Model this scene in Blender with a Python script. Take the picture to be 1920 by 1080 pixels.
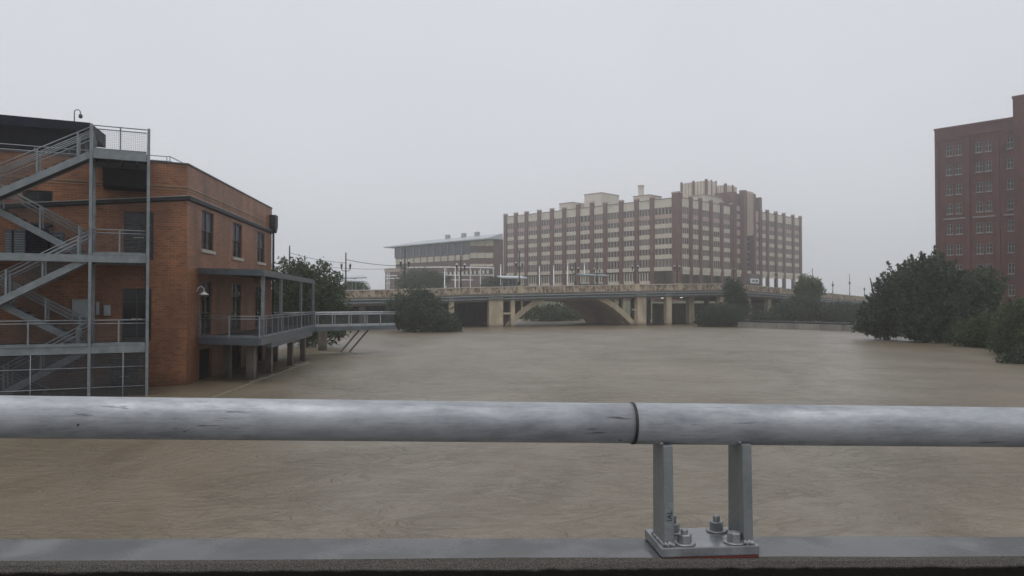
import bpy, math, random
import numpy as np
from mathutils import Vector, Matrix

for o in list(bpy.data.objects):
    bpy.data.objects.remove(o, do_unlink=True)
S = bpy.context.scene
COL = S.collection
R = math.radians

# ------------------------------------------------------------------ camera
FPX = 1400.0                       # focal length in pixels of a 1920 px wide picture
CAMZ = 4.0                         # metres above the flood water (z = 0)
PITCH = math.atan(25.0 / FPX)
cam_d = bpy.data.cameras.new('camera'); cam = bpy.data.objects.new('camera', cam_d); COL.objects.link(cam)
cam.location = (0, 0, CAMZ); cam.rotation_euler = (math.pi / 2 + PITCH, 0, 0)
cam_d.sensor_width = 36.0; cam_d.lens = FPX / 1920 * 36.0; cam_d.clip_end = 6000; cam_d.clip_start = 0.05
S.camera = cam
S.cycles.volume_bounces = 4; S.cycles.max_bounces = 8
S.render.resolution_x = 1024; S.render.resolution_y = 576

# ------------------------------------------------------------------ overcast sky and veiled sun
SUN_EL, SUN_AZ = R(74), R(215)
world = bpy.data.worlds.new('World'); S.world = world; world.use_nodes = True
wn = world.node_tree.nodes; wl = world.node_tree.links
bg = wn['Background']
sky = wn.new('ShaderNodeTexSky'); sky.sky_type = 'NISHITA'; sky.sun_disc = False
sky.sun_elevation = SUN_EL; sky.sun_rotation = SUN_AZ; sky.air_density = 1.0; sky.dust_density = 3.0
hs = wn.new('ShaderNodeHueSaturation'); hs.inputs['Saturation'].default_value = 0.15
mixw = wn.new('ShaderNodeMix'); mixw.data_type = 'RGBA'; mixw.inputs['Factor'].default_value = 0.88
mixw.inputs[7].default_value = (7.3, 7.55, 8.05, 1)
tcw = wn.new('ShaderNodeTexCoord'); nzw = wn.new('ShaderNodeTexNoise'); nzw.inputs['Scale'].default_value = 1.6; nzw.inputs['Detail'].default_value = 4
rmpw = wn.new('ShaderNodeMapRange'); rmpw.inputs[3].default_value = 0.90; rmpw.inputs[4].default_value = 1.09
mulw = wn.new('ShaderNodeMix'); mulw.data_type = 'RGBA'; mulw.blend_type = 'MULTIPLY'; mulw.inputs['Factor'].default_value = 1
wl.new(sky.outputs[0], hs.inputs['Color']); wl.new(hs.outputs[0], mixw.inputs[6])
wl.new(tcw.outputs['Generated'], nzw.inputs['Vector']); wl.new(nzw.outputs['Fac'], rmpw.inputs[0])
wl.new(mixw.outputs[2], mulw.inputs[6]); wl.new(rmpw.outputs[0], mulw.inputs[7])
wl.new(mulw.outputs[2], bg.inputs['Color']); bg.inputs['Strength'].default_value = 0.099
sun_d = bpy.data.lights.new('sun', 'SUN'); sun = bpy.data.objects.new('sun', sun_d); COL.objects.link(sun)
sun_d.energy = 1.2; sun_d.angle = R(40); sun_d.color = (1.0, 0.985, 0.96)
sdir = Vector((math.sin(SUN_AZ) * math.cos(SUN_EL), math.cos(SUN_AZ) * math.cos(SUN_EL), math.sin(SUN_EL)))
sun.rotation_euler = (-sdir).to_track_quat('-Z', 'Y').to_euler()
S.view_settings.view_transform = 'Standard'; S.view_settings.look = 'None'
S.view_settings.exposure = 0.0; S.view_settings.gamma = 1.0; S.view_settings.use_curve_mapping = False

# ------------------------------------------------------------------ helpers: pixels of the photograph -> directions
_cp, _sp = math.cos(PITCH), math.sin(PITCH)
def K(px): return (px - 960.0) / FPX / _cp           # X / Y at the level of the horizon
def ray(px, py):
    a, b = (px - 960) / FPX, (540 - py) / FPX
    return Vector((a, _cp - b * _sp, _sp + b * _cp))
def at(px, py, Y):
    d = ray(px, py); return Vector((0, 0, CAMZ)) + d * (Y / d.y)
def on_z(px, py, z=0.0):
    d = ray(px, py); return Vector((0, 0, CAMZ)) + d * ((z - CAMZ) / d.z)

# ------------------------------------------------------------------ helpers: meshes
class MB:
    def __init__(s): s.v = []; s.f = []; s.uv = []
    def quad(s, pts, uv=None):
        i = len(s.v); s.v += [tuple(p) for p in pts]; s.f.append(tuple(range(i, i + len(pts))))
        s.uv.append(uv or [(0, 0)] * len(pts)); return s
    def hexa(s, p):
        i = len(s.v); s.v += [tuple(q) for q in p]
        for f in ((0, 3, 2, 1), (4, 5, 6, 7), (0, 1, 5, 4), (1, 2, 6, 5), (2, 3, 7, 6), (3, 0, 4, 7)):
            s.f.append(tuple(i + k for k in f)); s.uv.append([(0, 0)] * 4)
        return s
    def box(s, x0, x1, y0, y1, z0, z1):
        if x0 > x1: x0, x1 = x1, x0
        if y0 > y1: y0, y1 = y1, y0
        return s.hexa([(x0, y0, z0), (x1, y0, z0), (x1, y1, z0), (x0, y1, z0), (x0, y0, z1), (x1, y0, z1), (x1, y1, z1), (x0, y1, z1)])
    def beam(s, p0, p1, w, h, up=(0, 0, 1)):
        p0, p1 = Vector(p0), Vector(p1); d = (p1 - p0).normalized(); u = Vector(up)
        if abs(d.dot(u)) > 0.98: u = Vector((0, 1, 0))
        r = d.cross(u).normalized(); u = r.cross(d).normalized(); a, b = r * (w / 2), u * (h / 2)
        return s.hexa([p0 - a - b, p1 - a - b, p1 + a - b, p0 + a - b, p0 - a + b, p1 - a + b, p1 + a + b, p0 + a + b])
    def tube(s, pts, r, n=8, cap=True):
        pts = [Vector(p) for p in pts]; m = len(pts); rr = r if isinstance(r, (list, tuple)) else [r] * m
        base = len(s.v); prev = None
        for i, p in enumerate(pts):
            d = (pts[min(i + 1, m - 1)] - pts[max(i - 1, 0)]).normalized()
            if prev is None:
                u = Vector((0, 0, 1)) if abs(d.z) < 0.95 else Vector((1, 0, 0))
                a = d.cross(u).normalized()
            else:
                a = (prev - d * prev.dot(d)).normalized()
            prev = a; b = d.cross(a)
            for k in range(n):
                t = 2 * math.pi * k / n; s.v.append(tuple(p + (a * math.cos(t) + b * math.sin(t)) * rr[i]))
        for i in range(m - 1):
            for k in range(n):
                A = base + i * n + k; B = base + i * n + (k + 1) % n
                s.f.append((A, B, B + n, A + n)); s.uv.append([(0, 0)] * 4)
        if cap:
            s.f.append(tuple(base + n - 1 - k for k in range(n))); s.uv.append([(0, 0)] * n)
            s.f.append(tuple(base + (m - 1) * n + k for k in range(n))); s.uv.append([(0, 0)] * n)
        return s
    def prism(s, poly, z0, z1):
        n = len(poly); i = len(s.v)
        s.v += [(p[0], p[1], z0) for p in poly] + [(p[0], p[1], z1) for p in poly]
        s.f.append(tuple(i + n - 1 - k for k in range(n))); s.uv.append([(0, 0)] * n)
        s.f.append(tuple(i + n + k for k in range(n))); s.uv.append([(0, 0)] * n)
        for k in range(n):
            l = (k + 1) % n; s.f.append((i + k, i + l, i + n + l, i + n + k)); s.uv.append([(0, 0)] * 4)
        return s
    def lathe(s, prof, n=12, c=(0, 0, 0)):
        i = len(s.v)
        for r, z in prof:
            for k in range(n):
                t = 2 * math.pi * k / n; s.v.append((c[0] + r * math.cos(t), c[1] + r * math.sin(t), c[2] + z))
        for j in range(len(prof) - 1):
            for k in range(n):
                A = i + j * n + k; B = i + j * n + (k + 1) % n
                s.f.append((A, B, B + n, A + n)); s.uv.append([(0, 0)] * 4)
        s.f.append(tuple(i + n - 1 - k for k in range(n))); s.uv.append([(0, 0)] * n)
        s.f.append(tuple(i + (len(prof) - 1) * n + k for k in range(n))); s.uv.append([(0, 0)] * n)
        return s
    def mesh(s, name, mat, smooth=False):
        me = bpy.data.meshes.new(name); me.from_pydata(s.v, [], s.f)
        ul = me.uv_layers.new(name='UVMap'); k = 0
        flat = [c for u in s.uv for p in u for c in p]
        ul.data.foreach_set('uv', flat)
        me.materials.append(mat)
        if smooth: me.polygons.foreach_set('use_smooth', [True] * len(me.polygons))
        me.update(); return me
    def build(s, name, mat, parent=None, smooth=False, kind=None, bevel=0):
        o = bpy.data.objects.new(name, s.mesh(name, mat, smooth)); COL.objects.link(o); o.parent = parent
        if kind: o['kind'] = kind
        if bevel:
            m = o.modifiers.new('bevel', 'BEVEL'); m.width = bevel; m.segments = 2; m.limit_method = 'ANGLE'
        return o
def put(name, me, parent, loc=(0, 0, 0), rz=0.0):
    o = bpy.data.objects.new(name, me); COL.objects.link(o); o.parent = parent; o.location = loc; o.rotation_euler.z = rz; return o
def tag(o, label, cat, group=None):
    o['label'] = label; o['category'] = cat
    if group: o['group'] = group
    return o
def thing(name, label, cat, loc=(0, 0, 0), rz=0.0, group=None):
    o = bpy.data.objects.new(name, None); COL.objects.link(o); o.location = loc; o.rotation_euler.z = rz
    o.empty_display_size = 0.2
    return tag(o, label, cat, group)
def copy_tree(o, parent=None):
    c = o.copy(); COL.objects.link(c); c.parent = parent
    for ch in list(o.children): copy_tree(ch, c)
    return c
def wires(mb, o, ux, uy, w, h, step, r):
    """square wire grid in the plane o + ux*a + uy*b (3-sided rods)"""
    o, ux, uy = Vector(o), Vector(ux), Vector(uy); n = max(1, int(w / step))
    for i in range(n + 1):
        p = o + ux * (w * i / n); mb.tube([p, p + uy * h], r, 3, False)
    m = max(1, int(h / step))
    for i in range(m + 1):
        p = o + uy * (h * i / m); mb.tube([p, p + ux * w], r, 3, False)
    return mb

# ------------------------------------------------------------------ materials
def mat(name, col, rough=0.6, metal=0.0, var=0.15, scale=2.0, bump=0.0, bscale=20.0, col2=None, fac=0.5, spec=0.5, stretch=(1, 1, 1), rvar=0.0, tide=False):
    m = bpy.data.materials.new(name); m.use_nodes = True; nt = m.node_tree; N = nt.nodes; L = nt.links
    b = N['Principled BSDF']; b.inputs['Roughness'].default_value = rough; b.inputs['Metallic'].default_value = metal
    b.inputs['Specular IOR Level'].default_value = spec
    g = N.new('ShaderNodeNewGeometry'); mp = N.new('ShaderNodeMapping'); mp.inputs['Scale'].default_value = stretch
    L.new(g.outputs['Position'], mp.inputs[0])
    n = N.new('ShaderNodeTexNoise'); n.inputs['Scale'].default_value = scale; n.inputs['Detail'].default_value = 6; n.inputs['Roughness'].default_value = 0.6
    L.new(mp.outputs[0], n.inputs['Vector'])
    r = N.new('ShaderNodeValToRGB'); c1 = tuple(max(0, c * (1 - var)) for c in col); c2 = tuple(c * (1 + var) for c in col) if col2 is None else col2
    r.color_ramp.elements[0].position = 0.32 if col2 is None else fac - 0.08; r.color_ramp.elements[1].position = 0.68 if col2 is None else fac + 0.08
    r.color_ramp.elements[0].color = (*(c1 if col2 is None else col), 1); r.color_ramp.elements[1].color = (*c2, 1)
    L.new(n.outputs['Fac'], r.inputs[0]); L.new(r.outputs[0], b.inputs['Base Color'])
    if tide:                                                     # soaked, silt-stained band with a ragged edge just above the flood
        sz = N.new('ShaderNodeSeparateXYZ'); L.new(g.outputs['Position'], sz.inputs[0])
        tz = N.new('ShaderNodeMath'); tz.operation = 'MULTIPLY_ADD'; tz.inputs[1].default_value = -.9; L.new(n.outputs['Fac'], tz.inputs[0]); L.new(sz.outputs['Z'], tz.inputs[2])
        td = N.new('ShaderNodeMapRange'); td.inputs[1].default_value = -.35; td.inputs[2].default_value = .15; td.inputs[3].default_value = .42; L.new(tz.outputs[0], td.inputs[0])
        tx = N.new('ShaderNodeMix'); tx.data_type = 'RGBA'; tx.blend_type = 'MULTIPLY'; tx.inputs['Factor'].default_value = 1; L.new(r.outputs[0], tx.inputs[6]); L.new(td.outputs[0], tx.inputs[7]); L.new(tx.outputs[2], b.inputs['Base Color'])
    if rvar:
        q = N.new('ShaderNodeMapRange'); q.inputs[1].default_value = 0.35; q.inputs[2].default_value = 0.65
        q.inputs[3].default_value = max(0.03, rough - rvar); q.inputs[4].default_value = rough + rvar
        L.new(n.outputs['Fac'], q.inputs[0]); L.new(q.outputs[0], b.inputs['Roughness'])
    if bump:
        n2 = N.new('ShaderNodeTexNoise'); n2.inputs['Scale'].default_value = bscale; n2.inputs['Detail'].default_value = 4
        L.new(g.outputs['Position'], n2.inputs['Vector'])
        bp = N.new('ShaderNodeBump'); bp.inputs['Strength'].default_value = bump; bp.inputs['Distance'].default_value = 0.02
        L.new(n2.outputs['Fac'], bp.inputs['Height']); L.new(bp.outputs[0], b.inputs['Normal'])
    return m

def brick_mat(name, c1, c2, mortar, bw=0.21, bh=0.075, stain=0.35):
    m = bpy.data.materials.new(name); m.use_nodes = True; nt = m.node_tree; N = nt.nodes; L = nt.links
    b = N['Principled BSDF']; b.inputs['Roughness'].default_value = 0.45; b.inputs['Specular IOR Level'].default_value = 0.4
    uv = N.new('ShaderNodeUVMap'); t = N.new('ShaderNodeTexBrick'); L.new(uv.outputs[0], t.inputs['Vector'])
    t.inputs['Color1'].default_value = (*c1, 1); t.inputs['Color2'].default_value = (*c2, 1); t.inputs['Mortar'].default_value = (*mortar, 1)
    t.inputs['Scale'].default_value = 1.0; t.inputs['Brick Width'].default_value = bw; t.inputs['Row Height'].default_value = bh
    t.inputs['Mortar Size'].default_value = 0.010; t.inputs['Bias'].default_value = -0.1
    g = N.new('ShaderNodeNewGeometry'); mp = N.new('ShaderNodeMapping'); mp.inputs['Scale'].default_value = (1, 1, 0.35)
    n = N.new('ShaderNodeTexNoise'); n.inputs['Scale'].default_value = 0.9; n.inputs['Detail'].default_value = 7
    L.new(g.outputs['Position'], mp.inputs[0]); L.new(mp.outputs[0], n.inputs['Vector'])
    q = N.new('ShaderNodeMapRange'); q.inputs[1].default_value = 0.3; q.inputs[2].default_value = 0.7; q.inputs[3].default_value = 1 - stain; q.inputs[4].default_value = 1.12
    L.new(n.outputs['Fac'], q.inputs[0])
    x = N.new('ShaderNodeMix'); x.data_type = 'RGBA'; x.blend_type = 'MULTIPLY'; x.inputs['Factor'].default_value = 1
    sz = N.new('ShaderNodeSeparateXYZ'); L.new(g.outputs['Position'], sz.inputs[0])
    tz = N.new('ShaderNodeMath'); tz.operation = 'MULTIPLY_ADD'; tz.inputs[1].default_value = -1.1; L.new(n.outputs['Fac'], tz.inputs[0]); L.new(sz.outputs['Z'], tz.inputs[2])
    td = N.new('ShaderNodeMapRange'); td.inputs[1].default_value = -.5; td.inputs[2].default_value = .25; td.inputs[3].default_value = .55; L.new(tz.outputs[0], td.inputs[0])
    tq = N.new('ShaderNodeMath'); tq.operation = 'MULTIPLY'; L.new(q.outputs[0], tq.inputs[0]); L.new(td.outputs[0], tq.inputs[1])
    L.new(t.outputs['Color'], x.inputs[6]); L.new(tq.outputs[0], x.inputs[7]); L.new(x.outputs[2], b.inputs['Base Color'])
    bp = N.new('ShaderNodeBump'); bp.inputs['Strength'].default_value = 0.5; bp.inputs['Distance'].default_value = 0.01; bp.invert = True
    L.new(t.outputs['Fac'], bp.inputs['Height']); L.new(bp.outputs[0], b.inputs['Normal'])
    return m

def glass_mat(name, col, rough=0.08):
    return mat(name, col, rough, 0.0, 0.3, 0.8, spec=0.35)

def leaf_mat(name, dark, light):
    m = bpy.data.materials.new(name); m.use_nodes = True; nt = m.node_tree; N = nt.nodes; L = nt.links
    b = N['Principled BSDF']; b.inputs['Roughness'].default_value = 0.55; b.inputs['Specular IOR Level'].default_value = 0.3
    a = N.new('ShaderNodeAttribute'); a.attribute_name = 'v'
    r = N.new('ShaderNodeValToRGB'); r.color_ramp.elements[0].color = (*dark, 1); r.color_ramp.elements[1].color = (*light, 1)
    L.new(a.outputs['Fac'], r.inputs[0]); L.new(r.outputs[0], b.inputs['Base Color'])
    tr = N.new('ShaderNodeBsdfTranslucent'); L.new(r.outputs[0], tr.inputs['Color'])
    mx = N.new('ShaderNodeMixShader'); mx.inputs[0].default_value = 0.3
    L.new(b.outputs[0], mx.inputs[1]); L.new(tr.outputs[0], mx.inputs[2]); L.new(mx.outputs[0], N['Material Output'].inputs[0])
    return m

M = {}
M['brick'] = brick_mat('orange_brick', (0.33, 0.125, 0.054), (0.20, 0.072, 0.032), (0.30, 0.19, 0.11), 0.30, 0.115, .5)
M['coping'] = mat('dark_coping', (0.06, 0.055, 0.06), 0.45, 0.2)
M['band'] = mat('dark_cornice_metal', (0.022, 0.022, 0.027), 0.5, 0.0, var=0.3, spec=.3)
M['bandtop'] = mat('pale_flashing', (0.30, 0.28, 0.27), 0.4, 0.2)
M['steel'] = mat('galvanised_steel', (0.205, 0.23, 0.245), 0.42, 0.25, var=0.22, scale=3.0, rvar=0.1, bump=0.1, bscale=30)
M['steel_dk'] = mat('weathered_steel', (0.10, 0.115, 0.125), 0.45, 0.25, var=0.3, scale=2.0)
M['steel_lt'] = mat('bright_galvanised_steel', (0.42, 0.45, 0.47), 0.4, 0.2, var=0.15, scale=3.0)
M['wire'] = mat('mesh_wire', (0.075, 0.082, 0.088), 0.5, 0.1)
M['grate'] = mat('bar_grating', (0.035, 0.037, 0.04), 0.6, 0.0, spec=.2)
M['navy'] = mat('navy_sheet_metal', (0.008, 0.009, 0.022), 0.6, 0.0, var=0.3, spec=.1)
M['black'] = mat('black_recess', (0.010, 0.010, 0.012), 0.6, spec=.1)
M['frame'] = mat('dark_window_frame', (0.03, 0.032, 0.03), 0.4)
M['glass'] = glass_mat('dark_glass', (0.02, 0.022, 0.024))
M['glass_b'] = glass_mat('bluish_glass', (0.10, 0.12, 0.15), 0.15)
M['sill'] = mat('limestone', (0.45, 0.41, 0.34), 0.7)
M['sill_wet'] = mat('wet_coping', (0.27, 0.245, 0.205), 0.5, var=.35, scale=2)
M['pier'] = mat('wet_pier_concrete', (0.135, 0.117, 0.096), tide=True, rough=0.5, var=0.35, scale=1.2, stretch=(1, 1, .3))
M['canopy'] = mat('canopy_steel', (0.105, 0.125, 0.145), 0.35, 0.2, var=0.2)
M['white'] = mat('white_paint', (0.75, 0.76, 0.77), 0.4)
M['lampwhite'] = mat('enamel_white', (0.7, 0.7, 0.7), 0.3)
M['box'] = mat('grey_box_enamel', (0.30, 0.33, 0.35), 0.4)
M['bark'] = mat('bark', (0.07, 0.055, 0.04), 0.8, var=0.4, scale=6, bump=0.6)
M['cream'] = mat('cream_cast_stone', (0.64, 0.575, 0.47), 0.7, var=0.12, scale=0.6)
M['cream2'] = mat('pinkish_cast_stone', (0.46, 0.35, 0.29), 0.7, var=0.12, scale=0.6)
M['omb'] = mat('one_main_brick', (0.140, 0.062, 0.052), 0.75, var=0.2, scale=0.5, spec=.2)
M['omw'] = mat('rooftop_stucco', (0.62, 0.58, 0.48), 0.7, var=0.08, scale=0.3)
M['jail'] = brick_mat('oxblood_brick', (0.118, 0.031, 0.023), (0.084, 0.022, 0.017), (0.12, 0.062, 0.05), 0.42, 0.15, 0.45)
M['jail2'] = mat('oxblood_pilaster', (0.10, 0.031, 0.029), 0.65, var=0.2, scale=1.0)
M['jtrim'] = mat('grey_window_trim', (0.23, 0.215, 0.205), 0.6)
M['conc'] = mat('tan_bridge_concrete', (0.50, 0.415, 0.295), 0.7, tide=True, var=0.3, scale=0.8, stretch=(1, 1, .3), bump=.2, bscale=6)
M['parap'] = mat('stained_bridge_parapet', (0.14, 0.09, 0.06), 0.75, col2=(0.47, 0.395, 0.295), fac=0.48, scale=2.3, stretch=(1, 1, .5))
M['cap'] = mat('pale_bridge_cap', (0.50, 0.45, 0.38), 0.6, var=0.25, scale=1.5)
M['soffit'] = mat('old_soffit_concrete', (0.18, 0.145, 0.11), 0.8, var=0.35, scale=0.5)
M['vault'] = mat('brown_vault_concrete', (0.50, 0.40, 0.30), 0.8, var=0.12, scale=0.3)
M['pipe'] = mat('grey_green_pipe', (0.15, 0.18, 0.19), 0.45, 0.1, var=0.25)
M['asphalt'] = mat('asphalt', (0.05, 0.05, 0.05), 0.6, bump=.3, bscale=60)
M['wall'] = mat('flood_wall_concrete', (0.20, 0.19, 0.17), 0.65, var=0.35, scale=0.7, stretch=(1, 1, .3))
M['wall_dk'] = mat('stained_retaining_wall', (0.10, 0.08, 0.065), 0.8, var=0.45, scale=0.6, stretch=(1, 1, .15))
M['iron'] = mat('black_iron', (0.03, 0.032, 0.036), 0.5, 0.2)
M['globe'] = mat('lantern_glass', (0.5, 0.5, 0.48), 0.3)
M['roof'] = mat('standing_seam_roof', (0.42, 0.45, 0.48), 0.45, 0.1, var=0.1)
M['abrick'] = mat('brown_brick', (0.15, 0.085, 0.075), 0.7, var=0.15, scale=.6)
M['leafA'] = leaf_mat('cypress_leaf', (0.012, 0.026, 0.011), (0.068, 0.100, 0.042))
M['leafB'] = leaf_mat('oak_leaf', (0.022, 0.040, 0.014), (0.075, 0.115, 0.040))
M['leafC'] = leaf_mat('willow_leaf', (0.018, 0.036, 0.022), (0.060, 0.090, 0.045))
M['leafD'] = leaf_mat('pale_leaf', (0.04, 0.07, 0.02), (0.12, 0.17, 0.06))

# flood water: muddy, rippled
def water_mat():
    m = bpy.data.materials.new('muddy_flood_water'); m.use_nodes = True; nt = m.node_tree; N = nt.nodes; L = nt.links
    b = N['Principled BSDF']; b.inputs['IOR'].default_value = 1.60; b.inputs['Roughness'].default_value = 0.32
    g = N.new('ShaderNodeNewGeometry')
    def noise(sc, st, det=4, rough=.55, dist=0.0):
        mp = N.new('ShaderNodeMapping'); mp.inputs['Scale'].default_value = st; mp.inputs['Rotation'].default_value = (0, 0, R(-14)); L.new(g.outputs['Position'], mp.inputs[0])
        n = N.new('ShaderNodeTexNoise'); n.inputs['Scale'].default_value = sc; n.inputs['Detail'].default_value = det; n.inputs['Roughness'].default_value = rough; n.inputs['Distortion'].default_value = dist
        L.new(mp.outputs[0], n.inputs['Vector']); return n
    big = noise(0.11, (1, .7, 1), 7, .68, 1.6)
    r = N.new('ShaderNodeValToRGB'); e = r.color_ramp.elements
    e[0].position = .30; e[0].color = (0.100, 0.075, 0.041, 1); e[1].position = .62; e[1].color = (0.180, 0.146, 0.102, 1)
    L.new(big.outputs['Fac'], r.inputs[0]); L.new(r.outputs[0], b.inputs['Base Color'])
    swell = noise(0.55, (1, 1.5, 1), 3, .5, .6); rip = noise(2.4, (.9, 1.3, 1), 5, .62, 2.0); cur = noise(.42, (.8, 1.5, 1), 5, .6, 2.2); fine = noise(16, (1, 1.4, 1), 2, .5)
    patch = noise(0.16, (1, .7, 1), 4, .6, 1.0)
    pm = N.new('ShaderNodeMapRange'); pm.inputs[1].default_value = .38; pm.inputs[2].default_value = .62; pm.inputs[3].default_value = .25; pm.inputs[4].default_value = 1.0
    L.new(patch.outputs['Fac'], pm.inputs[0])
    def mul(a, k):
        x = N.new('ShaderNodeMath'); x.operation = 'MULTIPLY'; L.new(a, x.inputs[0])
        if isinstance(k, float): x.inputs[1].default_value = k
        else: L.new(k, x.inputs[1])
        return x.outputs[0]
    def add(a, c):
        x = N.new('ShaderNodeMath'); x.operation = 'ADD'; L.new(a, x.inputs[0]); L.new(c, x.inputs[1]); return x.outputs[0]
    h = add(add(mul(swell.outputs['Fac'], .045), mul(mul(rip.outputs['Fac'], .115), pm.outputs[0])), mul(fine.outputs['Fac'], .011))
    c1 = N.new('ShaderNodeMapRange'); c1.inputs[1].default_value = .46; c1.inputs[2].default_value = .54; c1.inputs[3].default_value = -1; c1.inputs[4].default_value = 1; L.new(cur.outputs['Fac'], c1.inputs[0])
    c2 = N.new('ShaderNodeMath'); c2.operation = 'ABSOLUTE'; L.new(c1.outputs[0], c2.inputs[0])
    h = add(h, mul(mul(c2.outputs[0], -.055), pm.outputs[0]))
    bp = N.new('ShaderNodeBump'); bp.inputs['Strength'].default_value = 0.8; bp.inputs['Distance'].default_value = 1.0
    L.new(h, bp.inputs['Height']); L.new(bp.outputs[0], b.inputs['Normal'])
    return m
M['water'] = water_mat()

# ================================================================== THE SETTING
def sm(t): t = max(0.0, min(1.0, t)); return t * t * (3 - 2 * t)
def ground_h(x, y):
    h = -2.6
    h += 6.4 * sm((x - 40) / 30.0) * sm((128 - y) / 22.0)
    h = max(h, -2.6 + 7.0 * sm((-x - 26) / 25.0))
    far = -2.6 + 6.4 * sm((y - 146) / 45.0)
    return max(h, far)
def make_ground():
    xs = np.unique(np.concatenate([np.linspace(-720, -160, 10), np.linspace(-160, 200, 91), np.linspace(200, 720, 10)]))
    ys = np.unique(np.concatenate([np.linspace(-720, -40, 10), np.linspace(-40, 320, 91), np.linspace(320, 720, 8)]))
    mb = MB(); nx, ny = len(xs), len(ys)
    for y in ys:
        for x in xs:
            h = ground_h(x, y) + 0.25 * math.sin(x * .21 + y * .13) * math.sin(y * .17 - x * .07)
            mb.v.append((x, y, h))
    for j in range(ny - 1):
        for i in range(nx - 1):
            mb.f.append((j * nx + i, j * nx + i + 1, (j + 1) * nx + i + 1, (j + 1) * nx + i)); mb.uv.append([(0, 0)] * 4)
    return mb
M['ground'] = mat('grass_and_earth', (0.06, 0.075, 0.03), 0.9, col2=(0.09, 0.07, 0.045), fac=.56, scale=.25, bump=.5, bscale=4)
g = make_ground().build('ground', M['ground'], smooth=True); g['kind'] = 'structure'
w = MB().quad([(-260, -60, 0), (260, -60, 0), (260, 190, 0), (-260, 190, 0)]).build('water', M['water']); w['kind'] = 'structure'

# ---- the bridge the camera stands on: sidewalk, parapet, pipe railing
# rail axis from pixels; the road falls a little to the right
PL = Vector((-2.02, 2.62, 0)); PR = Vector((2.18, 2.98, 0))
rdir = (PR - PL).normalized(); rnor = Vector((-rdir.y, rdir.x, 0))        # rnor points to the river
RAIL_ANG = math.atan2(rdir.y, rdir.x)
GRADE = -0.024
def railz(s): return 3.550 + GRADE * s           # pipe centre, s = metres along the rail from the origin below
R0 = PL + rdir * ((0 - PL.x) / rdir.x); R0.z = 0  # rail origin straight ahead of the camera
RZ = Matrix.Rotation(-math.atan(GRADE), 4, 'Y')
def rl(s, o, z): # rail-local -> world
    p = R0 + rdir * s + rnor * o; return (p.x, p.y, z + GRADE * s)
def rail_hexa(mb, s0, s1, o0, o1, z0, z1):
    return mb.hexa([rl(s0, o0, z0), rl(s1, o0, z0), rl(s1, o1, z0), rl(s0, o1, z0), rl(s0, o0, z1), rl(s1, o0, z1), rl(s1, o1, z1), rl(s0, o1, z1)])
M['walk'] = mat('wet_sidewalk_concrete', (0.16, 0.155, 0.15), 0.4, var=0.2, scale=1.5, bump=.2, bscale=40)
sw = rail_hexa(MB(), -14, 14, -3.5, -0.125, 2.05, 2.36).build('sidewalk', M['walk']); sw['kind'] = 'structure'
sw['label'] = 'wet concrete bridge sidewalk under the viewer'

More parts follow.
